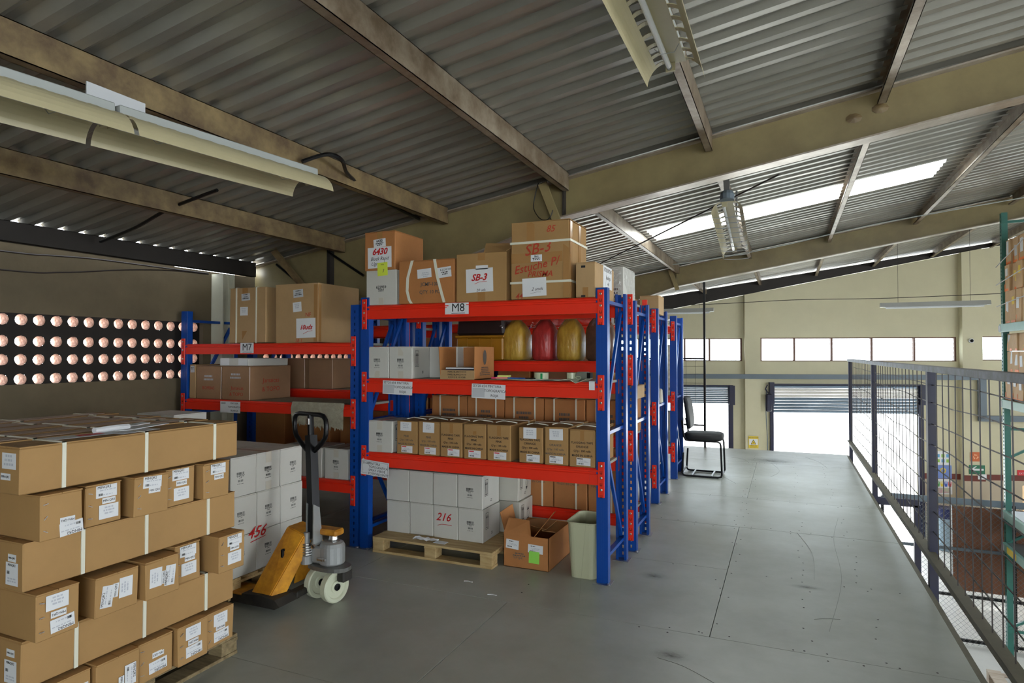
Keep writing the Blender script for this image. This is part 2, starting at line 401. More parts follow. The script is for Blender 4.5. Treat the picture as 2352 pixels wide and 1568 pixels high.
# mezzanine floor: sheets with recessed joints over a slab
fl = thing('floor', None, None, kind='structure')
MB().box(XL, XE, YB, YE, -.14, -.018).build('floor_slab', SLAB, fl)
MB().box(XE - .01, XE + .03, YB, YE, -.2, -.004).box(XL, XE, YE - .01, YE + .02, -.2, -.004).build('edge_angle', ANGLE, fl)
def boardp(x0, x1, y0, y1):
    x0 = max(x0, XL); x1 = min(x1, XE)
    if x1 - x0 < .05: return
    g = .0018; MB().box(x0 + g, x1 - g, y0 + g, y1 - g, -.018, random.uniform(-.0006, .0004), b=.0015).build('floor_board', FLOORM, fl)
S = 1.22
rows = [(-5.0, -3.70, 0), (-3.70, -2.48, 1), (-2.48, -1.26, 0), (-1.26, -.04, 1), (-.04, 1.2, 0), (1.2, 2.42, 1), (2.42, 3.63, 0)]
for y0, y1, k in rows:
    x = XE - (1.22 if k else 2.44)
    boardp(x, XE, y0, y1)
    while x > XL: boardp(x - 2.44, x, y0, y1); x -= 2.44
def leftrow(y0, y1, sh):
    x = -.4
    if sh: boardp(x - sh, x, y0, y1); x -= sh
    while x > XL: boardp(x - 2.44, x, y0, y1); x -= 2.44
boardp(-.4, XE, 3.63, 6.02); leftrow(3.63, 4.8, 0); leftrow(4.8, 6.02, 1.22)
x = XE; 
while x > XL: boardp(x - 2.44, x, 6.02, 7.25); x -= 2.44
boardp(-.4, XE, 7.25, 9.67); leftrow(7.25, 8.46, 0); leftrow(8.46, 9.67, 1.22)
x = XE
while x > XL: boardp(x - 2.44, x, 9.67, 10.94); x -= 2.44
sc = MB()
for xx in (-.43, -.37, -1.6, .1, .45):
    for i in range(46):
        y = 3.66 + i * .152 + random.uniform(-.02, .02)
        if random.random() < .55: sc.lathe([(.006, .0004), (.005, .001)], 6, M=Matrix.Translation((xx + random.uniform(-.03, .03), y, 0)))
for yy in (3.6, 3.66, 4.78, 5.98, 6.06, 7.22, 7.29, 9.64):
    for i in range(12):
        if random.random() < .6: sc.lathe([(.006, .0004), (.005, .001)], 6, M=Matrix.Translation((-1.1 + i * .16, yy + random.uniform(-.02, .02), 0)))
tag(sc.build('screw_heads', DARKST, fl), kind='stuff')
SCRATCH = []
for c_ in ([(.433, 6.707), (.348, 5.912), (.335, 4.911), (.207, 3.966)], [(-.616, 3.277), (-.48, 3.238), (-.325, 3.134)], [(.069, 6.042), (.169, 5.459), (.162, 4.836)], [(.136, 4.111), (.2, 4.15), (.276, 4.172)],
           [(-.285, 9.998), (-.1, 9.137), (-.196, 8.611)], [(-.768, 10.0), (-.6, 9.9), (-.504, 9.62)], [(.247, 10.441), (.4, 10.1), (.493, 9.569)], [(-1.0, 8.745), (-.8, 8.5), (-.568, 8.013)]):
    q_ = []
    for i_ in range(len(c_) - 1):
        a_ = c_[max(i_ - 1, 0)]; b_ = c_[i_]; e_ = c_[i_ + 1]; f_ = c_[min(i_ + 2, len(c_) - 1)]
        for k_ in range(6):
            t = k_ / 6; q_.append(tuple(.5 * (2 * b_[j] + (e_[j] - a_[j]) * t + (2 * a_[j] - 5 * b_[j] + 4 * e_[j] - f_[j]) * t * t + (-a_[j] + 3 * b_[j] - 3 * e_[j] + f_[j]) * t ** 3) for j in (0, 1)))
    SCRATCH.append(q_ + [c_[-1]])
def stainm():
    m = bpy.data.materials.new('dark_smudge'); m.use_nodes = True; nt = m.node_tree; b_ = nt.nodes['Principled BSDF']
    b_.inputs['Base Color'].default_value = (*lin('3E4038'), 1); b_.inputs['Roughness'].default_value = .5
    tc = nt.nodes.new('ShaderNodeTexCoord'); g = nt.nodes.new('ShaderNodeTexGradient'); g.gradient_type = 'QUADRATIC_SPHERE'
    n_ = nt.nodes.new('ShaderNodeTexNoise'); n_.inputs['Scale'].default_value = 4; mu = nt.nodes.new('ShaderNodeMath'); mu.operation = 'MULTIPLY'
    nt.links.new(tc.outputs['Object'], g.inputs[0]); nt.links.new(tc.outputs['Object'], n_.inputs['Vector']); nt.links.new(g.outputs['Fac'], mu.inputs[0]); nt.links.new(n_.outputs[0], mu.inputs[1]); nt.links.new(mu.outputs[0], b_.inputs['Alpha'])
    return m
SM = stainm()
for x, y, a, c_ in ((-.556, 3.33, .13, .09), (-.86, 4.46, .13, .1), (.11, 4.65, .14, .06), (-.2, 9.9, .5, .4)):
    o = MB().add([(-1, -1, 0), (1, -1, 0), (1, 1, 0), (-1, 1, 0)], [(0, 1, 2, 3)]).build('stain', SM, fl, (x, y, .0012)); o.scale = (a, c_, 1)
SCR = mat('floor_scratch', '83877F', .6)
for pts in SCRATCH:
    MB().tube([(x, y, .0004) for x, y in pts], .0016, 3).build('scratch', SCR, fl)
# ground floor and the yard outside
tag(MB().box(XL - .2, XR, YB, 20.5, ZG - .1, ZG).build('floor_ground', CONC), kind='structure')
tag(MB().box(-60, 70, -40, 90, ZG - .3, ZG - .11).build('ground', OUTG), kind='structure')
MBf = MB()
# left wall with two bands of clay tubes
wl = thing('wall_left', None, None, kind='structure')
WT = 2.40; PZ0, PZ1 = 1.319, 1.853
b = MB()
b.box(XL - .16, XL, YB, 4.8, ZG, PZ0).box(XL - .16, XL, YB, 18, ZG - .0, -0.2)
b.box(XL - .16, XL, YB, 4.15, PZ1, WT).box(XL - .16, XL, 4.15, 5.0, PZ1, WT - .035).box(XL - .16, XL, 4.47, 5.25, PZ0, PZ1 + .01).box(XL - .16, XL, YB, -.2, PZ0, PZ1)
b.box(XL - .16, XL, 4.8, 18, -.2, PZ0).box(XL - .16, XL, 5.0, 18, PZ1, WT).box(XL - .16, XL, 10.6, 18, PZ0, PZ1)
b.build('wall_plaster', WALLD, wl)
pitch, rr = .1258, .0435
rowsz = [1.807, 1.645, 1.505, 1.358]
def tubes(y0, n, name):
    # face block with round openings, and each clay tube behind its opening
    xf, xb = XL - .03, XL - .155
    N = 16
    zb = [PZ0] + [(rowsz[i] + rowsz[i + 1]) / 2 for i in (2, 1, 0)] + [PZ1]
    zc = rowsz[::-1]
    for side, X in (('f', xf), ('b', xb)):
        m = MB()
        for k in range(n):
            yc = y0 + k * pitch
            for j in range(4):
                ring = []; outer = []
                for a in range(N):
                    t = 2 * PI * a / N; dy, dz = math.cos(t), math.sin(t)
                    ring.append((X, yc + rr * dy, zc[j] + rr * dz))
                    hy = pitch / 2; up = zb[j + 1] - zc[j]; dn = zc[j] - zb[j]
                    sca = min(hy / abs(dy) if abs(dy) > 1e-6 else 9, (up if dz > 0 else dn) / abs(dz) if abs(dz) > 1e-6 else 9)
                    outer.append((X, yc + sca * dy, zc[j] + sca * dz))
                vs = ring + outer
                fs = [(a, (a + 1) % N, N + (a + 1) % N, N + a) for a in range(N)]
                m.add(vs, fs)
                for cy, cz in ((1, 1), (-1, 1), (-1, -1), (1, -1)):
                    ang = math.atan2((zb[j + 1] - zc[j] if cz > 0 else -(zc[j] - zb[j])), cy * pitch / 2)
                    a0 = int((ang % (2 * PI)) / (2 * PI / N)); a1 = (a0 + 1) % N
                    m.add([outer[a0], outer[a1], (X, yc + cy * pitch / 2, zb[j + 1] if cz > 0 else zb[j])], [(0, 1, 2)])
        m.build(name, HOLEF, wl)
    for k in range(n):
        for j in range(4):
            key = ('tube', random.randint(0, 5))
            if key not in CACHE:
                t = MB(); pr = []
                for x in (0, .03, .06, .09, .125):
                    pr.append([(x - .125, (rr + random.uniform(-.004, .0015)) * math.cos(2 * PI * a / N), (rr + random.uniform(-.004, .0015)) * math.sin(2 * PI * a / N)) for a in range(N)])
                vs = [p for rg in pr for p in rg]
                fs = [(i * N + a, (i + 1) * N + a, (i + 1) * N + (a + 1) % N, i * N + (a + 1) % N) for i in range(4) for a in range(N)]
                CACHE[key] = t.add(vs, fs).mesh('clay_tube', CLAY, True)
            link('clay_tube', CACHE[key], wl, (xf, y0 + k * pitch, zc[j]))
tubes(4.39 - 25 * pitch, 26, 'block_face')
tubes(5.32, 18, 'block_face')
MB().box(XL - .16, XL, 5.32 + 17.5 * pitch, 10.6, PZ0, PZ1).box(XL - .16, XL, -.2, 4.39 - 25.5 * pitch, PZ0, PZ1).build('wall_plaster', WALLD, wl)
# column of the frame on the left wall
c = MB(); c.box(-5.245, -5.09, 4.56, 4.575, 0, 2.34).box(-5.175, -5.16, 4.575, 4.69, 0, 2.34).box(-5.245, -5.09, 4.69, 4.705, 0, 2.34)
tag(c.build('column', mat('pale_column_paint', 'C4C2AE', .5, var=.1)), kind='structure')
# right wall and the wall behind the camera, each with an opening added to let in fill light
def wall_open(name, axis, pos, a0, a1, z0, z1t, ops, m, th=.2):
    """axis-aligned wall with rectangular openings; z1t(a) = top height"""
    aa = sorted({a0, a1, *([10.35] if axis == 'a' else []), *[o[0] for o in ops], *[o[1] for o in ops]}); zz = sorted({z0, *[o[2] for o in ops], *[o[3] for o in ops]})
    b = MB()
    def inside(a, z): return any(o[0] <= a <= o[1] and o[2] <= z <= o[3] for o in ops)
    for i in range(len(aa) - 1):
        l, r = aa[i], aa[i + 1]; run = None
        zs = zz + [None]
        for j in range(len(zz)):
            lo = zz[j]; hi = zz[j + 1] if j + 1 < len(zz) else None
            mid = (lo + hi) / 2 if hi else lo + .01
            if inside((l + r) / 2, mid): continue
            hl, hr = (hi, hi) if hi else (z1t(l), z1t(r))
            if axis == 'a': vs = lambda a, d, z: (a, d, z)
            elif axis == 'x': vs = lambda a, d, z: (a, pos + d, z)
            else: vs = lambda a, d, z: (pos + d, a, z)
            V = [vs(l, 0, lo), vs(r, 0, lo), vs(l, th, lo), vs(r, th, lo), vs(l, 0, hl), vs(r, 0, hr), vs(l, th, hl), vs(r, th, hr)]
            b.add(V, [(0, 2, 3, 1), (4, 5, 7, 6), (0, 1, 5, 4), (2, 6, 7, 3), (0, 4, 6, 2), (1, 3, 7, 5)])
    return b
tag(wall_open('w', 'x', YB - .2, XL - .16, XR, ZG, lambda a: RS(a) + .0, [(.5, 6.5, .5, 2.6)], WALL).build('wall_front', WALL), kind='structure')
tag(wall_open('w', 'y', XR, YB, 20.5, ZG, lambda a: RS(XR), [(-3, 14, .7, 2.5)], WALL).build('wall_right', WALL), kind='structure')
# end wall, turned 15.8 degrees to the racks; local a along it, b outwards
TH = math.radians(15.8)
wb = thing('wall_back', None, None, (-6.061, 13.939, 0), TH, kind='structure')
ops = [(1.9, 5.33, 1.38, 1.905), (5.73, 9.86, 1.38, 1.915), (10.32, 13.4, 1.40, 1.93), (1.9, 5.05, ZG, .80), (5.95, 9.09, ZG, .84)]
def wtop(a): return 2.62 + .19 * (a - 3.93) if a < 10.35 else 2.62 + .19 * 6.42 + .155 * (a - 10.35)
wall_open('w', 'a', 0, .85, 19.8, ZG, wtop, ops, WALL).build('wall_plaster', WALL, wb)
def pil(a0, a1, z0, d=.13):
    MB().add([(a0, -d, z0), (a1, -d, z0), (a0, 0.001, z0), (a1, 0.001, z0), (a0, -d, wtop(a0)), (a1, -d, wtop(a1)), (a0, 0.001, wtop(a0)), (a1, 0.001, wtop(a1))],
             [(0, 2, 3, 1), (4, 5, 7, 6), (0, 1, 5, 4), (2, 6, 7, 3), (0, 4, 6, 2), (1, 3, 7, 5)]).build('pilaster', WALL, wb)
pil(5.36, 5.70, ZG); pil(9.9, 10.30, ZG, .16)
MB().box(9.12, 9.9, -.012, 0, ZG, -1.2).box(9.9, 10.3, -.172, -.16, ZG, -1.2).box(10.3, 19.8, -.012, 0, ZG, -1.2).box(5.07, 5.36, -.012, 0, ZG, -1.2).build('dado', WALLLOW, wb)
MB().box(9.12, 9.9, -.02, 0, -1.2, -1.08).box(9.885, 10.315, -.18, -.15, -1.2, -1.08).box(10.3, 19.8, -.02, 0, -1.2, -1.08).build('stripe', STRIPE, wb)
# windows with louvre panes
def window(name, a0, a1, z0, z1, mull):
    w = link(name, None, wb); tag(w, kind='structure')
    fr = MB(); t = .035
    fr.box(a0, a1, .02, .09, z0, z0 + .02).box(a0, a1, .02, .09, z1 - .022, z1)
    xs = [a0] + mull + [a1]
    for i, x in enumerate(xs):
        xx = x if 0 < i < len(xs) - 1 else (x + t / 2 if i == 0 else x - t / 2)
        fr.box(xx - t / 2, xx + t / 2, .015, .095, z0, z1)
    fr.build('window_frame', WINFR, w)
    for i in range(len(xs) - 1):
        p = MB(); l, r = xs[i] + .03, xs[i + 1] - .03; n = 5; hh = (z1 - z0 - .045) / n
        for k in range(n):
            zc = z0 + .022 + hh * (k + .5)
            p.add([(l, .035, zc - hh * .5), (r, .035, zc - hh * .5), (r, .06, zc + hh * .52), (l, .06, zc + hh * .52)], [(0, 1, 2, 3)])
        p.build('louvre_pane', LOUV, w)
window('window_1', 1.9, 5.33, 1.38, 1.905, [3.0, 4.05 + .0, 4.608])
window('window_2', 5.73, 9.86, 1.38, 1.915, [6.475, 7.278, 8.124, 9.01])
window('window_3', 10.32, 13.4, 1.40, 1.93, [11.3, 12.3])
# roller doors, rolled up
def rdoor(name, a0, a1, zt, zb):
    d = link(name, None, wb); tag(d, kind='structure')
    MB().box(a0 - .03, a0 + .045, -.06, .02, ZG, zt + .03).build('guide_rail', NAVY, d)
    MB().box(a1 - .045, a1 + .06, -.06, .02, ZG, zt + .03).build('guide_rail', NAVY, d)
    n = 9; hh = (zt - zb) / n
    for k in range(n):
        z = zb + k * hh
        MB().prism([(-.02, z), (-.045, z + hh * .2), (-.045, z + hh * .7), (-.02, z + hh * .96), (-.012, z + hh * .96), (-.012, z)], 'x', a0 + .04, a1 - .04).build('slat', SHUTL if k in (5, 6, 7) and a0 > 5 else SHUT, d)
    MB().box(a0 - .05, a0 + .05, -.12, .0, zt - .42, zt + .06).box(a1 - .03, a1 + .09, -.12, 0, zt - .42, zt + .02).box(a0, a1, -.1, -.0, zt + .0, zt + .03).build('bracket', NAVY, d)
rdoor('door_1', 1.9, 5.05, .80, .41); rdoor('door_2', 5.95, 9.09, .84, .215)
# duct along the end wall
dk = MB().box(1.9, 10.27, -.3, -.18, .985, 1.09).box(10.17, 10.29, -.3, -.18, .15, 1.09).box(10.17, 11.4, -.3, -.18, .1, .22)
dko = dk.build('duct', DUCT, None, (-6.061, 13.939, 0), TH)
tag(dko, 'grey painted duct running along the end wall above the roller doors', 'duct')
def on_wall(a, z, b=.006): return Matrix.Translation((-6.061, 13.939, 0)) @ Matrix.Rotation(TH, 4, 'Z') @ Matrix.Translation((a, -b, z)) @ Matrix.Rotation(PI / 2, 4, 'X')
def plaque(name, a, z, w, h, m, label, cat, b=.006, group=None):
    o = MB().box(-w / 2, w / 2, -h / 2, h / 2, 0, .005).build(name, m); o.matrix_world = on_wall(a, z, b); tag(o, label, cat, group); return o
s = plaque('warning_sign', 5.53, -.45, .215, .27, YELS, 'yellow warning sign with triangle on the pilaster between the roller doors', 'sign', .136)
MB().box(-.108, .108, -.135, .135, -.002, .0045).build('border', INK, s); 
MB().box(-.095, .095, -.062, .072, 0, .0062).build('white_panel', PAPER, s)
MB().prism([(-.062, -.05), (.062, -.05), (0, .062)], 'z', 0, .0072).build('triangle', INK, s)
MB().prism([(-.046, -.041), (.046, -.041), (0, .043)], 'z', 0, .0082).build('triangle', YELS, s)
txt(s, 'PRECAUCION', .034, INK, T(0, .1, .0065)); txt(s, 'RIESGO DE', .028, INK, T(0, -.082, .0065)); txt(s, 'APLASTAMIENTO', .022, INK, T(0, -.112, .0065)); txt(s, 'A', .06, INK, T(0, -.015, .009))
s = plaque('exit_sign', 10.148, -.95, .315, .19, GREENL, 'green sign with white arrow pointing left on end wall pilaster', 'sign', .166)
MB().prism([(-.13, 0), (-.03, .072), (-.0, .072), (-.062, .02), (.13, .02), (.13, -.02), (-.062, -.02), (0, -.072), (-.03, -.072)], 'z', 0, .007).build('arrow', PAPER, s)
s = plaque('orange_sign', 10.125, -.675, .215, .2, ORANGE, 'square orange recycling sign above the green arrow sign', 'sign', .166)
for k in range(3):
    a = k * 2 * PI / 3 + PI / 2; MB().prism([(math.cos(a + q) * rq, math.sin(a + q) * rq) for q, rq in ((-.7, .055), (.35, .055), (.35, .07), (.75, .045), (.35, .02), (.35, .035), (-.7, .035))], 'z', 0, .0065).build('recycling_arrow', mat('pale_orange', 'E8B48C', .6), s)
s = plaque('notice', 10.24, -1.1, .17, .11, PAPER, 'small white notice under the green arrow sign', 'notice', .185)
s = plaque('red_sign', 11.2, -1.04, .33, .15, REDS, 'red rectangular sign on the end wall behind the green rack', 'sign', .008)
MB().box(-.15, .15, -.06, .06, 0, .0058).build('white_line', REDS, s); txt(s, 'EXTINTOR', .055, PAPER, T(0, 0, .007))
# posters
s = plaque('poster', 9.5, -.74, .4, .3, PAPER, 'white wall chart with blue and green squares, topmost of three posters', 'poster', .01)
for i in range(4):
    for j in range(2): MB().box(-.15 + i * .1 - .033, -.15 + i * .1 + .033, -.06 + j * .11 - .035, -.06 + j * .11 + .035, 0, .006).build('chart_square', mat('chart_green', '8AB84A', .6) if (i + j) % 2 else mat('chart_blue', '5F9CC8', .6), s)
s = plaque('poster', 9.51, -1.04, .41, .29, BLUES, 'blue poster with a yellow ring, middle of three posters', 'poster', .024)
MB().tube([(.03 + .05 * math.cos(a * PI / 8), .03 + .05 * math.sin(a * PI / 8), .006) for a in range(16)], .012, 6, closed=True).build('yellow_ring', YELS, s)
s = plaque('poster', 9.52, -1.36, .4, .33, PAPER, 'pale poster with coloured hand shapes, lowest of three posters', 'poster', .03)
for i, cc in enumerate(('E08A3C', '4A9A4A', 'E0C83C', '3A5AC0', 'D84040')):
    mm = mat('hand_' + ('orange', 'green', 'yellow', 'blue', 'red')[i], cc, .6); x = -.16 + i * .078
    h = MB().prism([(x - .022, -.0), (x + .022, -.0), (x + .03, .05), (x + .028, .11), (x + .018, .11), (x + .014, .06), (x + .006, .06), (x + .004, .125), (x - .006, .125), (x - .008, .06), (x - .016, .06), (x - .02, .115), (x - .03, .11), (x - .034, .05)], 'z', 0, .0065).build('hand_shape', mm, s)
MB().box(-.15, .15, -.14, -.03, 0, .006).build('chart_block', mat('chart_mix', 'B6CDA0', .6, var=.5, scale=14, col2='C08AA0'), s)
# security camera
sc_ = thing('security_camera', 'small white dome camera on the wide end wall pilaster', 'camera', tuple(on_wall(10.06, 1.83, .17).translation), TH)
MB().lathe([(.05, 0), (.05, .03), (.04, .035)], 16, M=Matrix.Rotation(PI / 2, 4, 'X')).build('base', PAPER, sc_); MB().lathe([(.032, .03), (.034, .05), (.02, .07), (.004, .075)], 12, M=Matrix.Rotation(PI / 2, 4, 'X')).build('lens_dome', BLACKM, sc_)

# ------------------------------------------------------------------ roof: corrugated sheets, purlins, rafters
rf = thing('ceiling', None, None, kind='structure')
def sheet(x0, x1, y0, m, name='roof_sheet', zo=0.):
    b = MB(); prof = []
    n = 5; p = .16
    for k in range(n):
        y = y0 + k * p; prof += [(y, 0), (y + .05, 0), (y + .088, .029), (y + .122, .029)]
    prof.append((y0 + n * p, 0)); prof.append((y0 + n * p + .045, -.0035))
    L = len(prof); vs = []
    for x in (x0, x1): vs += [(x, y, RS(x) + z + zo + (.0015 if False else 0)) for y, z in prof]
    fs = [(i, i + 1, L + i + 1, L + i) for i in range(L - 1)]
    b.add(vs, fs); return b.build(name, m, rf)
for k in range(31):
    y = -5.0 + .8 * k
    if abs(y - 7.8) < .01:
        seg = [(-5.205, -1.60), (1.57, 6.2), (6.15, 10), (9.95, 14)]
        sheet(-1.64, 1.62, y, SKYL, 'skylight_sheet', .0015)
    else: seg = [(-5.205, -1.0), (-1.05, 3.2), (3.15, 7.4), (7.35, 14)]
    for i, (a, c_) in enumerate(seg): sheet(a, c_, y, ROOFM, zo=.0008 * (i % 2))
PX = [-5.15 + 1.16 * i for i in range(16)]
R1, R2, R3 = 5.1, 11.1, None
def purlin(x, y0, y1, m=PURL):
    z = RS(x); t = .004; w = .055; h = .15
    b = MB().box(x - t, x, y0, y1, z - h, z).box(x - w, x, y0, y1, z - h, z - h + t).box(x - w, x, y0, y1, z - t, z).box(x - w, x - w + t, y0, y1, z - h, z - h + .02)
    return tag(b.build('trim_purlin', m), kind='structure')
for x in PX:
    ye = 13.939 + (x + 6.061) * math.tan(TH)
    dk_ = (PURL2 if x > -2 else PURL) if x > -5 else DARKST  # edge purlin coloured dark to look backlit
    for a, c_ in ((-5, R1 - .06), (R1 + .06, R2 - .06), (R2 + .06, ye - .08)): purlin(x, a, c_, dk_)
def rafter(Y, xh, name='trim_rafter'):
    d = .31; t = .05; bw = MB()
    # web
    def zb(x):
        if x >= -1.72: return ZR(x) - d
        return ZR(-1.72) - d - (-1.72 - x) * .31
    xs = [-5.22, -1.72, XR - .02]
    for i in range(2):
        a, c_ = xs[i], xs[i + 1]
        bw.add([(a, Y - .006, zb(a)), (c_, Y - .006, zb(c_)), (c_, Y - .006, ZR(c_)), (a, Y - .006, ZR(a)), (a, Y + .006, zb(a)), (c_, Y + .006, zb(c_)), (c_, Y + .006, ZR(c_)), (a, Y + .006, ZR(a))],
               [(0, 1, 2, 3), (7, 6, 5, 4), (0, 4, 5, 1), (3, 2, 6, 7), (0, 3, 7, 4), (1, 5, 6, 2)])
    ra = thing(name, None, None, kind='structure')
    bw.build('web', CREAMST, ra)
    fb = MB()
    for i in range(2):
        a, c_ = xs[i], xs[i + 1]
        for zf, o in ((zb, -.012), (ZR, 0)):
            fb.add([(a, Y - .075, zf(a) + o), (c_, Y - .075, zf(c_) + o), (c_, Y + .075, zf(c_) + o), (a, Y + .075, zf(a) + o), (a, Y - .075, zf(a) + o + .012), (c_, Y - .075, zf(c_) + o + .012), (c_, Y + .075, zf(c_) + o + .012), (a, Y + .075, zf(a) + o + .012)],
                   [(0, 1, 2, 3), (7, 6, 5, 4), (0, 4, 5, 1), (3, 2, 6, 7), (0, 3, 7, 4), (1, 5, 6, 2)])
    fb.build('flange', FLG, ra)
    st = MB()
    st.box(-1.725, -1.713, Y - .07, Y - .006, zb(-1.72), ZR(-1.72)); st.build('stiffener', DARKST if Y < 6 else CREAMST, ra)
    for sx in (-4.2,):
        MB().box(sx - .005, sx + .035, Y - .07, Y - .006, zb(sx), ZR(sx)).build('stiffener', DARKST, ra)  # stiffener in shadow, the shade put into its dark colour
    return ra
ra1 = rafter(R1, 0); ra2 = rafter(R2, 0)
# fly braces from purlins down to the rafter
def brace(name, p, q, w=.06, m=PURL, h=.012):
    return tag(MB().bar(p, q, w, h, up=(0, 1, 0)).build(name, m), kind='structure')
# end rafter on top of the end wall, its unlit side painted dark
er = MB(); 
for a0, a1 in ((.9, 10.35), (10.35, 19)):
    def rx(a): return RS(-6.061 + a * math.cos(TH))
    er.add([(a0, -.1, wtop(a0) + .005), (a1, -.1, wtop(a1) + .005), (a1, -.1, rx(a1) - .035), (a0, -.1, rx(a0) - .035), (a0, .0, wtop(a0) + .005), (a1, .0, wtop(a1) + .005), (a1, .0, rx(a1) - .035), (a0, .0, rx(a0) - .035)],
           [(0, 1, 2, 3), (7, 6, 5, 4), (0, 4, 5, 1), (3, 2, 6, 7), (0, 3, 7, 4), (1, 5, 6, 2)])
tag(er.build('trim_end_rafter', DARKST, None, (-6.061, 13.939, 0), TH), kind='structure')
# ------------------------------------------------------------------ pallet racks
def upright_mesh(H, holes, inner):
    """C section 80 x 60, open to the back; front web at y=0; origin at outer left front bottom corner"""
    key = ('up', round(H, 2), holes, inner)
    if key in CACHE: return CACHE[key]
    b = MB(); w, d, t = .08, .06, .003
    if holes:
        hw, hh, p = .013, .024, .05
        for c in (.04,):
            b.box(0, c - hw / 2, 0, t, 0, H); b.box(c + hw / 2, w, 0, t, 0, H)
            n = int(H / p); z = 0
            for i in range(n):
                b.box(c - hw / 2, c + hw / 2, 0, t, z, z + p - hh); z += p
            b.box(c - hw / 2, c + hw / 2, 0, t, z, H)
    else:
        b.box(0, w, 0, t, 0, H, b=.0012)
        b.box(.03, .034, -.0006, .0001, 0, H); b.box(.046, .05, -.0006, .0001, 0, H)
    b.box(0, t, t, d, 0, H); b.box(w - t, w, t, d, 0, H); b.box(0, .02, d - t, d, 0, H); b.box(w - .02, w, d - t, d, 0, H)
    CACHE[key] = b.mesh('upright', BLUE); return CACHE[key]
def foot_mesh():
    if 'foot' not in CACHE:
        b = MB().box(-.02, .1, -.03, .09, 0, .004); b.lathe([(.012, .004), (.012, .012), (.006, .013)], 6, 1, Matrix.Translation((.115 - .03, -.015, 0)))
        CACHE['foot'] = b.mesh('foot_plate', [GALV, STEEL])
    return CACHE['foot']
def beam_mesh(L, bh):
    key = ('beam', round(L, 3), bh)
    if key not in CACHE:
        z = -bh; t = 0
        pr = [(0, -bh), (0, -bh * .36), (.006, -bh * .32), (.006, -bh * .22), (0, -bh * .18), (0, -.012), (.012, 0), (.045, 0), (.045, -bh)]
        CACHE[key] = MB().prism(pr, 'x', 0, L).mesh('beam', RED)
    return CACHE[key]
def conn_mesh():
    if 'conn' not in CACHE:
        b = MB().box(-.0225, .0225, -.007, 0, -.19, .05, 0, b=.003)
        for z in (.022, -.058, -.138):
            b.lathe([(.009, 0), (.009, .003), (.005, .005)], 10, 1, Matrix.Translation((0, -.007, z)) @ Matrix.Rotation(PI / 2, 4, 'X'))
            b.box(-.008, -.005, -.0078, -.006, z - .05, z - .034, 2); b.box(.005, .008, -.0078, -.006, z - .05, z - .034, 2); b.box(-.008, .008, -.0078, -.006, z - .054, z - .05, 2)
        CACHE['conn'] = b.mesh('connector', [RED, STEEL, DARK])
    return CACHE['conn']
def rack(label, x0, x1, y0, y1, H, levels, holes=(0, 0, 0, 0), bh=.11, deckm=None, decks=None, group=None, right_only=False):
    r = thing('pallet_rack', label, 'rack', (x0, y0, 0), 0, group); W_ = x1 - x0; D_ = y1 - y0
    for i, (ux, uy, s) in enumerate(((0, 0, 1), (W_ - .08, 0, 1), (0, D_, -1), (W_ - .08, D_, -1))):
        u = link('upright', upright_mesh(H, holes[i], 0), r, (ux, uy, 0))
        if s < 0: u.rotation_euler = (0, 0, PI); u.location = (ux + .08, uy, 0)
        link('foot_plate', foot_mesh(), u, (0, 0, 0))
    for lv in levels:
        for yy, s in ((0, 1), (D_, -1)):
            bm = link('beam', beam_mesh(W_ - .13, bh), r, (.065 if s > 0 else W_ - .065, yy + s * -.004, lv), 0 if s > 0 else PI)
            link('connector', conn_mesh(), bm, (-.0225, -.003, 0)); link('connector', conn_mesh(), bm, (W_ - .13 + .0225, -.003, 0))
    for lv in (decks if decks is not None else levels):
        MB().box(.07, W_ - .07, .046, D_ - .046, lv - .02, lv - .001).build('shelf_deck', deckm or GALV, r)
    for ux in (.04, W_ - .04):
        for z in (.16, 1.0, H - .09):
            MB().box(ux - .018, ux + .018, .05, D_ - .05, z - .012, z + .012).build('side_brace', BLUE, r)
        zt = H - .14
        MB().bar((ux, .06, 1.04), (ux, D_ - .06, zt), .028, .02, up=(1, 0, 0)).build('diagonal_brace', BLUE, r)
        MB().bar((ux, .06, .96), (ux, D_ - .06, .2), .028, .02, up=(1, 0, 0)).build('diagonal_brace', BLUE, r)
    return r
SHELF = mat('grey_shelf_board', 'A6A598', .55, var=.12, scale=3)
m8 = rack('blue and red pallet rack with the M8 sign, nearest the walkway', -3.14, -1.11, 4.17, 4.76, 2.0, [.77, 1.355, 1.935], (0, 0, 1, 1), .11, SHELF)
m7 = rack('blue and red pallet rack with the M7 sign, against the left wall', -5.18, -3.16, 4.17, 4.76, 1.945, [.52, 1.135, 1.64], (0, 1, 1, 1), .095, SHELF)
r2 = rack('blue and red rack directly behind the M8 rack, holding wrapped coloured plastic goods', -3.12, -1.09, 4.95, 5.5, 1.97, [.275, .895, 1.49, 1.97], (1, 1, 1, 1), .09, SHELF)
r2b = rack('blue and red rack behind the M7 rack in the dark corner', -5.17, -3.15, 4.95, 5.5, 1.97, [.5, 1.2, 1.8], (1, 1, 1, 1), .09, SHELF)
r3 = rack('blue and red rack third from the front along the walkway', -3.25, -1.22, 6.6, 7.18, 2.02, [.35, 1.0, 1.96], (0, 0, 0, 0), .09, SHELF)
r4 = rack('farthest blue and red rack along the walkway, beside the black chair', -3.28, -1.25, 7.98, 8.55, 2.02, [.4, 1.03, 1.9], (0, 0, 0, 0), .09, SHELF)
r3b = rack('blue and red rack seen through the shelves beyond the dark corner', -5.17, -3.29, 6.6, 7.18, 2.1, [.6, 1.3, 1.9], (1, 1, 1, 1), .09, SHELF)

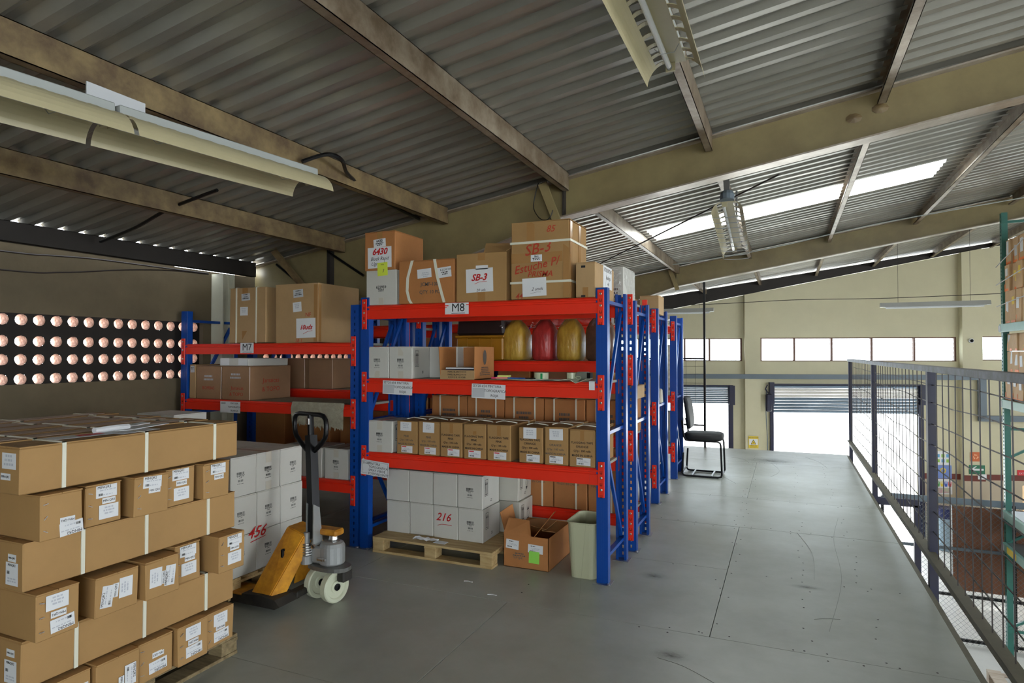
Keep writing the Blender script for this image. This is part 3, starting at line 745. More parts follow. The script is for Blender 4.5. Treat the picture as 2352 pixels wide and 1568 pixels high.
def sign(rk, x, z, w, h, lines, size, name='shelf_label', roll=0, off=.012, grey=None):
    o = MB().box(-w / 2, w / 2, -h / 2, h / 2, 0, .001).build(name, PAPER, rk)
    o.matrix_local = Matrix.Translation((x, -off, z)) @ Matrix.Rotation(PI / 2, 4, 'X') @ Matrix.Rotation(math.radians(roll), 4, 'Z')
    if grey: MB().box(grey[0], grey[1], grey[2], grey[3], 0, .0014).build('grey_patch', PAPERG, o)
    for s, x_, y_, sz, al in lines: txt(o, s, sz, INK, T(x_, y_), align=al)
    return o
s8 = sign(m8, .88, 1.888, .2, .085, [('M8', .012, .004, .088, 'CENTER')], 0, 'rack_sign', 0, .0085)
MB().box(-.045, .07, -.037, -.034, 0, .0016).build('underline', INK, s8)
MB().box(-.1, -.07, .02, .026, 0, .0016).box(-.1, -.085, .008, .012, 0, .0016).box(.08, .1, .024, .03, 0, .0016).build('red_scratches', RED, s8)
s7 = sign(m7, .83, 1.6, .155, .09, [('M7', 0, .004, .088, 'CENTER')], 0, 'rack_sign', 0, .0085)
MB().box(-.05, .055, -.038, -.035, 0, .0016).build('underline', INK, s7)
for x, ro in ((.36, -1.5), (1.145, -1.5)):
    sign(m8, x, 1.285 if x < 1 else 1.275, .272, .105, [('SEY20-654', -.128, .037, .026, 'LEFT'), ('PINTURA', .05, .037, .026, 'CENTER'), ('TOPOGRAFICA', .055, .004, .026, 'CENTER'), ('ROJA', .05, -.03, .026, 'CENTER')], 0, roll=ro, off=.014, grey=(-.13, -.03, -.045, .022))
sl = sign(m8, .155, .645, .262, .118, [('21668', -.118, .034, .026, 'LEFT'), ('PINTURA', -.058, .034, .026, 'LEFT'), ('TOPOGRAFICA', -.058, .008, .026, 'LEFT'), ('SPRAY VERDE', -.058, -.018, .026, 'LEFT'), ('FOSFORECENTE', -.058, -.044, .026, 'LEFT')], 0, roll=-4, off=.018)
MB().box(-.122, -.12, -.046, .05, 0, .0016).box(-.122, .12, .0485, .05, 0, .0016).box(.12, .122, -.046, .05, 0, .0016).box(-.122, -.07, -.046, -.0445, 0, .0016).build('printed_border', INKG, sl)
s_ = sign(m7, .64, 1.075, .24, .1, [('22654', -.11, .034, .022, 'LEFT'), ('PINTURA', .05, .034, .022, 'CENTER'), ('TOPOGRAFICA', .05, .002, .022, 'CENTER'), ('BLANCA', .05, -.03, .022, 'CENTER')], 0, off=.012)
sign(r3, 1.62, 1.9, .16, .09, [('M9', 0, .0, .088, 'CENTER')], 0, 'rack_sign', off=.0085)

# ------------------------------------------------------------------ boxes on the shelves
def B(name, label, x0, x1, y0, d, z0, z1, m, **k):
    w = x1 - x0; h = z1 - z0
    o = carton(name, label, ((x0 + x1) / 2, y0 + d / 2, z0), (w, d, h), m, **k); return o, (w, d, h)
def fp(parent, dim, face, u, v, w, n, lh, m=INK, seed=1, roll=0, off=.0025):
    b = MB(); fineprint(b, 0, 0, w, n, lh, seed); o = b.build('fine_print', m, parent); o.matrix_local = fmat(dim, face, u, v, off, roll); return o
def lab(o, dim, face, u, v, w, h, lines=(), roll=0, m=None, name='paper_label', off=.0012):
    s = sticker(o, dim, face, u, v, w, h, m, roll, name, off)
    for t in lines:
        st, x_, y_, sz, mm = t[:5]; kw = t[5] if len(t) > 5 else {}
        txt(s, st, sz, mm, T(x_, y_, .0016, kw.get('roll', 0)), shear=kw.get('shear', 0), xs=kw.get('xs', 1), bold=kw.get('bold', 0), align=kw.get('align', 'CENTER'))
    return s
def lp(s, x, y, w, n, lh, m=INK, seed=1):
    b = MB(); fineprint(b, x, y, w, n, lh, seed); r = b.build('fine_print', m, s); r.location = (0, 0, .0016); return r
def bc(s, x, y, w=.02, h=.009, seed=1):
    r = barcode_mb(w, h, seed, 10).build('barcode', INK, s); r.location = (x, y, .0017); return r
Z3 = 1.937
# white with cardboard 6430 above
o, d = B('white_carton', 'white carton printed 622959 under the cardboard box numbered 6430', -3.09, -2.805, 4.175, .42, Z3, 2.212, WHITE, flaps='x', tape=TAPEC)
txt(o, '622959', .032, INK, fmat(d, 'F', .0, .14, .002), bold=.0006); fp(o, d, 'F', 0, .12, .09, 2, .012, INK, 3)
o, d = B('cardboard_box', 'orange-brown box with big red handwritten 6430 on top of a white carton', -3.105, -2.815, 4.17, .42, 2.214, 2.52, CARD2, flaps='x', tape=TAPEM)
s = lab(o, d, 'F', -.0, .215, .115, .065, [('6430', .0, .016, .03, INK, {'bold': .0006})], 4); lp(s, 0, -.006, .09, 2, .013, INK, 5)
s = lab(o, d, 'F', .0, .1, .225, .165, [('6430', .0, .045, .07, INKR, {'shear': .3, 'bold': .0022}), ('Block Rapid', .0, -.01, .04, INK, {'shear': .35, 'xs': .9}), ('Ugrotal', -.02, -.05, .04, INK, {'shear': .35})], 1)
s = lab(o, d, 'F', .03, .006, .095, .105, [('6430', -.0, .035, .014, INK), ('3', .005, -.015, .035, INKG, {'shear': .3})], 2, STICKY, 'sticky_note', .0035)
# JCMF
o, d = B('cardboard_box', 'orange-brown box with two slanted white straps, second on the top shelf', -2.78, -2.29, 4.175, .42, Z3, 2.27, CARD2, flaps='y')
b = MB(); e = d[1] / 2 + .003
for pts in ([(-.125, .333), (-.165, .2), (-.17, .1), (-.15, .03), (-.13, .002)], [(.075, .333), (.1, .2), (.135, .08), (.16, .002)]):
    for i in range(len(pts) - 1):
        (xa, za), (xb, zb_) = pts[i], pts[i + 1]
        b.add([(xa - .012, -e, za), (xa + .012, -e, za), (xb + .012, -e, zb_), (xb - .012, -e, zb_), (xa - .012, -e + .002, za), (xa + .012, -e + .002, za), (xb + .012, -e + .002, zb_), (xb - .012, -e + .002, zb_)], [(0, 3, 2, 1), (4, 5, 6, 7), (0, 4, 7, 3), (1, 2, 6, 5)])
for x in (-.125, .075): b.box(x - .012, x + .012, -e, e, .333, .335)
b.build('strap', STRAP, o)
s = lab(o, d, 'F', -.015, .23, .125, .07, [], 4); lp(s, .01, 0, .07, 3, .014, INKF, 5)
s = lab(o, d, 'F', .155, .23, .13, .078, [('R-JCMF100', .02, .018, .021, INK)], 5); lp(s, .01, -.004, .08, 2, .014, INK, 7)
txt(o, 'JCMF-100', .038, INKG, fmat(d, 'F', .03, .145, .002), bold=.0005); txt(o, 'QTY. 10 PCS', .036, INKG, fmat(d, 'F', .04, .085, .002), bold=.0005)
# SB-3 open box
o, d = B('cardboard_box', 'brown open-topped box with red SB-3 note and raised flaps', -2.272, -1.862, 4.175, .42, Z3, 2.3, CARD, flaps=None)
f = MB(); w2, d2, h = d[0] / 2, d[1] / 2, d[2]
f.add([(-w2, d2, h), (w2, d2, h), (w2 - .02, d2 + .05, h + .13), (-w2 + .03, d2 + .03, h + .15), (-w2, d2 + .004, h), (w2, d2 + .004, h), (w2 - .02, d2 + .054, h + .13), (-w2 + .03, d2 + .034, h + .15)], [(0, 1, 2, 3), (7, 6, 5, 4), (0, 4, 5, 1), (3, 2, 6, 7), (0, 3, 7, 4), (1, 5, 6, 2)])
f.build('flap', CARD, o)
MB().add([(w2, -d2, h), (w2, d2, h), (w2 + .1, d2, h + .07), (w2 + .09, -d2 + .06, h + .06), (w2, -d2, h - .004), (w2, d2, h - .004), (w2 + .1, d2, h + .066), (w2 + .09, -d2 + .06, h + .056)], [(0, 1, 2, 3), (7, 6, 5, 4), (0, 4, 5, 1), (3, 2, 6, 7), (0, 3, 7, 4), (1, 5, 6, 2)]).build('flap', CARD, o)
boxes(o, 'tape', TAPEM, (-.025, .035, -d2 - .001, -d2 + .001, 0.001, .13), (-.025, .035, -d2 - .001, -d2 + .001, h - .06, h - .004))
s = lab(o, d, 'F', -.01, .155, .222, .175, [('SB-3', -.005, .02, .068, INKR, {'shear': .35, 'bold': .002}), ('20 uds', .01, -.073, .028, INK, {'shear': .3})], 1.5)
MB().tube([(-.04, -.025, .0015), (.0, -.012, .0015), (.06, -.012, .0015)], .0018, 4).build('underline', INKR, s)
lab(o, d, 'F', .01, .25, .1, .03, [], 0)
# big SB-3
o, d = B('large_carton', 'tallest brown carton with red Estuche Prisma writing and two white straps', -1.82, -1.372, 4.165, .4, Z3, 2.49, CARD, flaps='x', jit=.006)
strap_loop(o, d, 'z', .405, .016); strap_loop(o, d, 'z', .12, .016)
q = d[1] / 2
boxes(o, 'tape', TAPEM, (-.1, -.04, -q - .0012, -q + .002, .42, .548), (-d[0] / 2 + .004, d[0] / 2 - .056, -q - .0012, -q + .002, .26, .33), (d[0] / 2 - .05, d[0] / 2 - .004, -q - .0014, -q + .002, .005, .54), (d[0] / 2 - .002, d[0] / 2 + .0014, -q + .004, -q + .05, .005, .54), (d[0] / 2 - .002, d[0] / 2 + .0014, .0, .05, .1, .54))
for st, u, v, sz, ro in (('SB-3', -.02, .355, .11, 8), ('Estuche P/', -.03, .235, .082, 10), ('PRISMA', .0, .175, .058, 0), ('85', .08, .49, .065, 0), ('44', -.16, .022, .06, 5)):
    txt(o, st, sz, INKRC, fmat(d, 'F', u, v, .003, ro), shear=.3, bold=.0005)
s = lab(o, d, 'F', -.025, .29, .085, .048, [('SB-3', 0, .012, .018, INK, {'bold': .0005})], 0, off=.003); lp(s, 0, -.004, .06, 2, .01, INK, 2)
s = lab(o, d, 'F', -.04, .085, .182, .13, [('2 unds', .02, -.015, .032, INK, {'shear': .4})], 1.5, off=.006)
MB().tube([(-.03, -.045, .0015), (.02, -.036, .0015), (.05, -.038, .0015)], .0009, 4).build('underline', INK, s)
# etiquetas
o, d = B('cardboard_box', 'brown box with white Etiquetas Bodega note on its walkway side', -1.335, -1.195, 4.175, .5, Z3, 2.18, CARD3, flaps='y', tape=None)
boxes(o, 'tape', TAPEM, (-.02, .02, -.2508, -.249, 0.001, .07), (-.02, .02, -.2508, -.249, .17, .236))
boxes(o, 'black_tape', INK, (-.03, .0, -.2518, -.2505, .205, .22), (-.03, .0, -.2518, -.2505, .003, .016))
s = lab(o, d, 'R', .07, .165, .24, .16, [('ETIQUETAS', 0, .05, .04, INKG, {'shear': .3, 'bold': .0004}), ('Bodega', .01, -.002, .042, INKG, {'shear': .35}), ('44', .01, -.048, .042, INKG, {'shear': .35})], -1)
# bag-wrapped items behind it on the M8/r2 tops
o = carton('white_carton', 'white carton wrapped in clear film behind the Etiquetas box', (-1.30, 5.22, 1.972), (.2, .42, .28), WHITE, flaps='x'); MB().box(-.104, .104, -.214, .214, .002, .29, b=.02, jit=.006).build('film_wrap', FILM, o)
fp(o, (.2, .42, .28), 'F', 0, .09, .12, 3, .03, INKG, 6)
for i, (x, y, w_, h_) in enumerate(((-1.33, 6.75, .2, .2), (-1.6, 6.75, .28, .17))):
    carton('cardboard_box', ['small pale box on top of the third rack by its end post', 'wider pale box behind the small one on top of the third rack'][i], (x, y + .1, 2.0 - .035), (w_, .3, h_), CARD3, flaps='x')
# mid shelf of M8
Z2 = 1.357
def white(label, x0, y0, z0, w=.213, dd=.3, h=.248, rotz=0, group=None, pr=('F', 'R'), m=None, seed=0):
    o = carton('white_carton', label, (x0 + w / 2, y0 + dd / 2, z0), (w, dd, h), m or WHITE, 0, group, flaps='x', tape=TAPEC if 'T' in pr else None)
    dm = (w, dd, h)
    if 'F' in pr: stamp(o, dm, 'F', PRINT, 0, h * .47)
    if 'R' in pr:
        stamp(o, dm, 'R', ARROWS, -dd * .28, h * .62)
        fp(o, dm, 'R', dd * .0, h * .2, .03, 2, .012, INK, 3)
    if 'D' in pr: stamp(o, dm, 'R', DIAM, dd * .12, h * .5)
    return o
white('white carton at the left end of the middle shelf of the M8 rack', -3.09, 4.175, Z2, pr=('F', 'T'))
white('white carton with two black arrows, second on the middle shelf of M8', -2.87, 4.175, Z2, pr=('F', 'R', 'T'))
white('white carton set back behind the open brown box on the M8 middle shelf', -2.65, 4.42, Z2, w=.26, pr=())
# open cardboard tray with binders
o = thing('open_box', 'open-fronted brown box holding binders on the M8 middle shelf', 'box', (-2.265, 4.35, Z2))
w, dd, h = .29, .34, .245; t = .004
ob = MB().box(-w / 2, w / 2, -dd / 2, dd / 2, 0, t).box(-w / 2, w / 2, dd / 2 - t, dd / 2, 0, h).box(w / 2 - t, w / 2, -dd / 2, dd / 2, 0, h)
ob.prism([(-dd / 2, 0), (dd / 2, 0), (dd / 2, h), (-dd / 2 - .03, h), ], 'x', -w / 2, -w / 2 + t).build('body', CARD2, o)
MB().box(-w / 2, w / 2, -dd / 2 - t, -dd / 2, 0, .07).build('front_lip', CARD3, o)
dm = (w, dd + .008, h)
for i, st in enumerate(('PAPEL BLANCO X 10', 'PAPEL BLANCO X 10', '8.5 X 13 X 10 X 500')): txt(o, st, .017, INK, fmat(dm, 'F', 0, .056 - i * .02, .002), bold=.0003)
em = MB().lathe([(.001, 0), (.03, 0)], 20, sy=1.9, cap=False).build('printed_emblem', INKG, o); em.matrix_local = fmat((w, dd, h), 'R', .0, .165, .002); em.scale = (1, 1, 1)
fp(o, (w, dd, h), 'R', 0, .085, .18, 5, .014, INKG, 8)
for i, (zz, mm, nm, lb) in enumerate(((.006, NAVYP, 'binder', 'navy blue binder lying lowest in the open-fronted brown box'), (.04, PAPERG, 'binder', 'grey-white binder lying above the navy one in the open-fronted box'), (.077, PAPER, 'folder', 'white folder on top of the binders in the open-fronted box'))):
    hh = .032 if i < 2 else .012
    q = MB().box(-.115, .115, -.15, .13, 0, .002).box(-.115, .115, -.15, .13, hh - .002, hh).box(-.115, .115, -.15, -.147, 0, hh).build(nm, NAVYP if i < 2 else mm, None, (-2.262, 4.345, Z2 + zz), .03 * i); tag(q, lb, nm)
    MB().box(-.105, .112, -.14, .125, .003, hh - .003).build('paper_block', PAPERG if i else PAPER, q)
# odds and ends on the right of the middle shelf
def strip():
    b = MB(); xs = [-1.93 + i * .04 for i in range(18)]; zz = [.003 + .004 * math.sin(i * .8) for i in range(18)]
    zz[13] = .012; zz[14] = .03 - .02; zz[15] = -.012; zz[16] = .0; zz[17] = .018
    fr = [0] * 18
    for i in range(11, 18): fr[i] = -.012
    vs = []
    for dy in (-.03, .12):
        for i, x in enumerate(xs): vs.append((x, 4.19 + dy + (fr[i] if dy < 0 else 0), Z2 + (abs(zz[i]) + .002 if dy > 0 else max(zz[i], .001 if i < 13 else -.02) + .002)))
    for dy in (-.03, .12):
        for i, x in enumerate(xs): vs.append((vs[(0 if dy < 0 else 18) + i][0], vs[(0 if dy < 0 else 18) + i][1], vs[(0 if dy < 0 else 18) + i][2] + .003))
    n = 18; fs = []
    for i in range(n - 1):
        fs += [(i, i + 1, n + i + 1, n + i), (2 * n + i, 3 * n + i, 3 * n + i + 1, 2 * n + i + 1), (i, 2 * n + i, 2 * n + i + 1, i + 1)]
    return b.add(vs, fs)
tag(strip().build('plastic_strip', PADM), 'wavy pale green plastic strip lying along the front of the M8 middle shelf', 'strip')
tg = lambda o, l, c: tag(o, l, c)
o = MB().lathe([(.052, 0), (.052, .048), (.038, .048), (.038, .0)], 28, cap=False).build('tape_roll', TAPEG, None, (-1.625, 4.27, Z2 + .008)); tg(o, 'roll of pale tape with a green tag on the M8 middle shelf', 'tape')
MB().box(.012, .026, -.0535, -.045, .004, .044).build('green_tag', mat('green_tag', '1E9A5A', .5), o)
o = MB().lathe([(.036, 0), (.036, .05), (.024, .05), (.024, .0)], 24, cap=False).build('tape_roll', TAPEG, None, (-1.40, 4.285, Z2 + .008)); tg(o, 'roll of pale tape touching the tape dispenser', 'tape')
o = MB().prism([(-.05, 0), (.05, .01), (.055, .045), (.03, .055), (-.045, .05), (-.06, .03)], 'y', -.02, .02).build('tape_dispenser', mat('grey_green_metal', '8C9186', .35, .4), None, (-1.305, 4.27, Z2 + .01), -.1); tg(o, 'grey hand tape dispenser at the right end of the M8 middle shelf', 'dispenser')
MB().box(-.04, .03, -.022, .022, .052, .056).build('top_plate', GALV, o); MB().box(.03, .056, -.023, .023, .012, .05).build('cutter_guard', BLACKM, o)
MB().tube([(-.03 + .02 * math.cos(a * PI / 5), -.03, .014 + .01 * math.sin(a * PI / 5)) for a in range(10)], .003, 5, closed=True).build('loose_tape_end', TAPEG, o)
for i, (x, ww, mm, lb) in enumerate(((-1.905, .09, PINK, 'pink pad of sticky notes near the open-fronted box'), (-1.895, .085, mat('lime_note', 'D8E27A', .6), 'lime pad of sticky notes lying on the pink pad'))):
    tag(MB().box(-ww / 2, ww / 2, -.03, .03, 0, .012).build('sticky_note_pad', mm, None, (x, 4.215, Z2 + .011 + i * .0125), .08 * i), lb, 'notepad')
def pen(x, y, rz, m, lb, L=.13):
    o = MB().tube([(-L / 2, 0, 0), (L * .35, 0, 0), (L * .47, 0, 0), (L / 2, 0, 0)], [.0045, .0045, .003, .001], 8).build('pen', m, None, (x, y, Z2 + .016), rz); tag(o, lb, 'pen')
    MB().tube([(-L / 2, 0, 0), (-L / 2 + .035, 0, 0)], .0056, 8).build('cap', m, o)
pen(-1.79, 4.2, .15, mat('blue_pen', '1E5FB4', .3), 'blue pen lying beside the sticky notes'); pen(-1.78, 4.235, .4, REDS, 'red pen behind the blue one on the M8 middle shelf')
pen(-1.955, 4.19, .1, mat('pink_marker', 'E83C78', .4), 'short pink marker at the left of the sticky notes', .06); pen(-1.70, 4.225, .12, BLACKM, 'black pen lying on the papers left of the tape roll', .16)
for i, (x, y, rz) in enumerate(((-1.7, 4.25, .1), (-1.52, 4.24, -.08))):
    tag(MB().box(-.13, .13, -.06, .06, 0, .002).build('paper_sheet', PAPER, None, (x, y, Z2 + .0065 + .003 * i), rz), ['loose white papers left of the tape roll', 'loose white papers right of the tape roll'][i], 'paper')
o = MB().box(-.02, .02, -.002, .0, -.055, .006).box(-.02, .02, -.002, .03, .004, .007).build('paper_tag', PAPER, None, (-1.215, 4.157, Z2 + .0)); tg(o, 'white paper tag hanging over the beam at the right end of M8', 'tag')
# lower shelf of M8
Z1 = .772
white('white carton at the left end of the lower shelf of the M8 rack', -3.075, 4.175, Z1, w=.235, pr=('F', 'R', 'T'))
fx = [(-2.805, -2.612), (-2.603, -2.418), (-2.41, -2.222), (-2.212, -2.026), (-2.017, -1.775), (-1.765, -1.582), (-1.57, -1.394), (-1.385, -1.2)]
pos = ['first', 'second', 'third', 'fourth', 'fifth', 'sixth', 'seventh', 'eighth']
for i, (a, c_) in enumerate(fx):
    a += .002; c_ -= .002
    colr = 'PINK' if i < 5 else 'ORANGE'
    o, d = B('flagging_tape_box', f'brown strapped box printed flagging tape {colr.lower()}, {pos[i]} from left on the lower shelf', a, min(c_, a + .186), 4.175 + random.uniform(0, .012), .5, Z1, 1.03 + random.uniform(-.005, .005), CARD, flaps='y', group=None, tape=None)
    boxes(o, 'tape', TAPEM, (-.014, .014, -.2508, -.249, .18, .252), (-.014, .014, -.2508, -.249, .001, .05))
    # raised strap arching over the top
    arc = [(-d[0] / 2 + .01 + (d[0] - .02) * t / 8, -.12 + .02 * math.sin(t), d[2] + .003 + .016 * math.sin(PI * t / 8)) for t in range(9)]
    MB().tube(arc, .0042, 4).build('strap', STRAP, o)
    strap_loop(o, d, 'y', .1, .012)
    for st, v, sz in (('FLAGGING TAPE', .165, .021), (colr, .138, .022), ("Q'ty : 100 rolls", .108, .02), ('MADE IN CHINA', .077, .02)):
        if i in (0, 1, 5, 6) and v > .16 and i != 5: continue
        txt(o, st, sz, INKG if i in (0, 1, 6) else INK, fmat(d, 'F', 0 if i in (4, 7) else -.005, v, .002), bold=.0003, xs=1.)
    if i in (0, 1, 5, 6):
        s = lab(o, d, 'F', -.01 + .005 * i % .02, .213, .1, .078 if i != 0 else .068, [], random.uniform(-2, 2)); lp(s, 0, .015, .06, 3, .014, INKF, i)
    s = lab(o, d, 'F', .0 + .01 * (i % 3), .037, .1, .052, [], -1)
    MB().box(-.045, -.005, .015, .022, 0, .0014).build('red_print', REDS if i < 5 else INKG, s); lp(s, .0, .004, .07, 2, .008, INKF, 4); bc(s, -.02, -.014, .04, .01, i)
# pallet on the floor under M8 with white cartons
def pallet(name, label, x0, x1, y0, y1, m, z0=0., nb=7, h=.12, blocks_y=3, along='x', group=None, solid=False):
    p = thing(name, label, 'pallet', ((x0 + x1) / 2, (y0 + y1) / 2, z0), 0, group); w, d = (x1 - x0) / 2, (y1 - y0) / 2; t = .018
    L, S_ = (w, d) if along == 'x' else (d, w)
    def bx(a0, a1, b0, b1, c0, c1, nm):
        MB().box(*((a0, a1, b0, b1) if along == 'x' else (b0, b1, a0, a1)), c0, c1, b=.002, jit=.001).build(nm, m, p)
    n = nb; bw = 2 * S_ / (n + (n - 1) * (.06 if solid else .45)); st = bw * (1.06 if solid else 1.45)
    for i in range(n): bx(-L, L, -S_ + i * st, -S_ + i * st + bw, h - t, h, 'deck_board')
    for i in range(3):
        a = -L + i * (L - .05); a = (-L, -.05, L - .1)[i]
        bx(a, a + .1, -S_, S_, h - 2 * t, h - t, 'stringer_board')
        for j in range(3):
            c_ = (-S_, -.05, S_ - .1)[j]
            bx(a + .002, a + .098, c_ + .002, c_ + .098, t, h - 2 * t, 'block')
    for j in range(3):
        c_ = (-S_, -.05, S_ - .1)[j]; bx(-L, L, c_, c_ + .1, 0, t, 'bottom_board')
    return p
pallet('pallet', 'pale wooden pallet carrying white cartons on the floor under the M8 rack', -2.985, -1.95, 4.125, 4.93, WOOD, solid=True, nb=4)
rn = ['lower', 'upper']
for j in range(2):
    for i in range(4):
        o = white(f"{rn[j]} white carton, {pos[i]} from left, on the pallet under the M8 rack" + (' marked 216' if (i, j) == (2, 0) else ''), -2.978 + i * .2175 + (.006 if j == 0 else 0), 4.3, .122 + j * .2505, pr=('F', 'R') if i == 3 else ())
        if (i, j) == (2, 0):
            txt(o, '216', .085, INKR, fmat((.213, .3, .248), 'F', -.02, .16, .0025), shear=.35, bold=.001)
            MB().tube([(-.07, -.152, .095), (-.03, -.152, .106), (.04, -.152, .106), (.055, -.152, .102)], .002, 4).build('underline', INKR, o)
for j in range(2):
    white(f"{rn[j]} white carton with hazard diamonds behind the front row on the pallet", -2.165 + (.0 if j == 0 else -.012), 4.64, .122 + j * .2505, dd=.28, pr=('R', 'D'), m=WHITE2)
o = thing('crumpled_paper', 'crumpled white paper lying on the front of the pallet under M8', 'paper', (-2.54, 4.19, .122))
b = MB(); xs = 9; vs = []
for j in range(4):
    for i in range(xs): vs.append((-.1 + i * .025, -.035 + j * .022, .004 + .012 * abs(math.sin(i * 1.3 + j)) + random.uniform(0, .006)))
b.add(vs, [(j * xs + i, j * xs + i + 1, (j + 1) * xs + i + 1, (j + 1) * xs + i) for j in range(3) for i in range(xs - 1)]); b.build('folded_sheet', PAPER, o); MB().box(.08, .18, -.03, .03, 0, .003).build('flat_sheet', PAPER, o)
# open box on the floor
o = thing('open_box', 'open brown box with green sticky note on the floor under M8', 'box', (-1.735, 4.49, 0))
w, dd, h = .35, .5, .235; t = .004
ob = MB().box(-w / 2, w / 2, -dd / 2, dd / 2, 0, t).box(-w / 2, w / 2, -dd / 2, -dd / 2 + t, 0, h).box(-w / 2, w / 2, dd / 2 - t, dd / 2, 0, h).box(-w / 2, -w / 2 + t, -dd / 2, dd / 2, 0, h).box(w / 2 - t, w / 2, -dd / 2, dd / 2, 0, h)
ob.build('body', CARD2, o)
def quad3(pts, th, m, nm, par):
    n = (Vector(pts[1]) - Vector(pts[0])).cross(Vector(pts[2]) - Vector(pts[0])).normalized() * th
    vs = [Vector(p) for p in pts] + [Vector(p) + n for p in pts]
    return MB().add(vs, [(0, 1, 2, 3), (7, 6, 5, 4), (0, 4, 5, 1), (1, 5, 6, 2), (2, 6, 7, 3), (3, 7, 4, 0)]).build(nm, m, par)
quad3([(-w / 2, -dd / 2, h), (.04, -dd / 2, h), (.03, -dd / 2 - .0, h + .115), (-w / 2 + .03, -dd / 2 + .03, h + .115)], .004, CARD2, 'flap', o)
quad3([(-w / 2, -dd / 2 + .02, h), (-w / 2, -dd / 2 + .24, h), (-w / 2 - .02, -dd / 2 + .2, h + .17), (-w / 2 - .05, -dd / 2 + .04, h + .14)], .004, CARD2, 'flap', o)
quad3([(-.1, .25, h), (.06, .25, h), (.1, -.1, h + .02), (-.16, -.02, h + .03)], .004, CARDIN, 'flap', o)
quad3([(.06, -.24, h + .0), (.02, .06, h + .004), (.13, .02, h + .13), (.13, -.02, h + .13)], .004, CARD2, 'flap', o)
MB().box(.05, w / 2 - .004, -.05, dd / 2 - .004, h - .01, h - .005).build('folded_flap', CARDIN, o)
dm = (w, dd, h)
s = lab(o, dm, 'F', -.105, .165, .1, .065, [], -4); lp(s, -.01, .018, .05, 1, .01, INK, 3); lp(s, 0, .002, .08, 2, .008, INKF, 9); bc(s, -.02, -.018, .04, .01, 3)
s = lab(o, dm, 'F', .075, .15, .115, .06, [], -2); lp(s, -.02, .016, .05, 1, .01, INK, 3); lp(s, 0, .002, .09, 2, .008, INKF, 9); bc(s, -.02, -.016, .045, .01, 4)
lab(o, dm, 'F', .065, .09, .08, .085, [], -2, STICKG, 'sticky_note', .003)
txt(o, 'Oripe', .03, INKG, fmat(dm, 'F', -.06, .075, .0015)); fp(o, dm, 'F', -.05, .1, .1, 2, .015, INKG, 8)
# waste bin
o = thing('waste_bin', 'pale beige rectangular plastic bin on the floor beside the front post of M8', 'bin', (-1.305, 4.36, 0))
b = MB(); n = 24
def rr_(w, d, r, z):
    pts = []
    for cx, cy, a0 in ((w / 2 - r, d / 2 - r, 0), (-w / 2 + r, d / 2 - r, PI / 2), (-w / 2 + r, -d / 2 + r, PI), (w / 2 - r, -d / 2 + r, 3 * PI / 2)):
        for k in range(6): a = a0 + k * PI / 10; pts.append((cx + r * math.cos(a), cy + r * math.sin(a), z))
    return pts
L0 = rr_(.185, .29, .045, 0); L1 = rr_(.215, .34, .05, .385); L2 = rr_(.205, .33, .045, .385); L3 = rr_(.178, .282, .04, .006)
vs = L0 + L1 + L2 + L3
b.add(vs, [(r * n + i, r * n + (i + 1) % n, (r + 1) * n + (i + 1) % n, (r + 1) * n + i) for r in range(3) for i in range(n)] + [tuple(range(n))[::-1], tuple(range(3 * n, 4 * n))])
b.build('body', BINP, o)
lip = rr_(.222, .347, .052, .383); MB().tube(lip, .005, 6, closed=True).build('rim', BINP, o)
# ------------------------------------------------------------------ M7 contents
def big(label, x0, x1, z1, dd, m=CARD3): return B('large_carton', label, x0, x1, 4.19, dd, 1.642, z1, m, flaps='x', jit=.006)
o, d = big('brown carton with two upright white straps on top of the M7 rack', -4.597, -4.16, 2.135, .4)
for x in (-.13, .105): strap_loop(o, d, 'x', x, .014)
s = lab(o, d, 'F', -.02, .41, .1, .062, [], 3, PAPERG); lp(s, 0, .018, .075, 1, .012, INK, 3); lp(s, 0, -.002, .075, 2, .014, INK, 4)
s = lab(o, d, 'F', -.04, .285, .09, .075, [], 0); lp(s, 0, .02, .06, 3, .015, INKF, 6)
boxes(o, 'tape', TAPEM, (-.06, .0, -d[1] / 2 - .001, -d[1] / 2 + .001, .0, .11), (-.06, .0, -d[1] / 2 - .001, -d[1] / 2 + .001, .44, .49))
o, d = big('brown carton with a white 10 uds note on top of the M7 rack', -4.056, -3.59, 2.145, .55)
s = lab(o, d, 'F', .02, .42, .105, .068, [], 4, PAPERG); lp(s, 0, .018, .08, 1, .012, INK, 3); lp(s, 0, -.002, .08, 2, .014, INK, 4)
s = lab(o, d, 'F', .01, .305, .092, .082, [], 4); lp(s, 0, .02, .06, 3, .015, INKF, 6)
s = lab(o, d, 'F', .105, .125, .205, .165, [('10uds', -.0, .005, .055, INKR, {'shear': .35, 'bold': .0018})], 1)
MB().tube([(-.03, -.05, .0015), (.02, -.03, .0015), (.07, -.024, .0015)], .0018, 4).build('underline', INKR, s)
txt(o, 'NF', .05, INKRC, fmat(d, 'F', .13, .235, .0025)); txt(o, 'SB-1', .04, INKRC, fmat(d, 'F', .03, .018, .0025), shear=.2)
boxes(o, 'tape', TAPEM, (d[0] / 2 - .045, d[0] / 2 - .004, -d[1] / 2 - .001, -d[1] / 2 + .001, .01, .49), (d[0] / 2 - .001, d[0] / 2 + .001, -d[1] / 2 + .004, -d[1] / 2 + .04, .01, .49))
Zm = 1.137
o, d = B('cardboard_box', 'narrow upright brown box at the left end of the M7 middle shelf', -5.09, -5.01, 4.19, .4, Zm, 1.45, CARD3, flaps='y')
s = lab(o, d, 'F', .0, .27, .05, .06, [], 2, PAPERG); lp(s, 0, .01, .035, 2, .012, INKG, 2)
BR = mat('taped_brown_cardboard', '9E7B5C', .28, var=.15, scale=4, bump=.1, bscale=20)
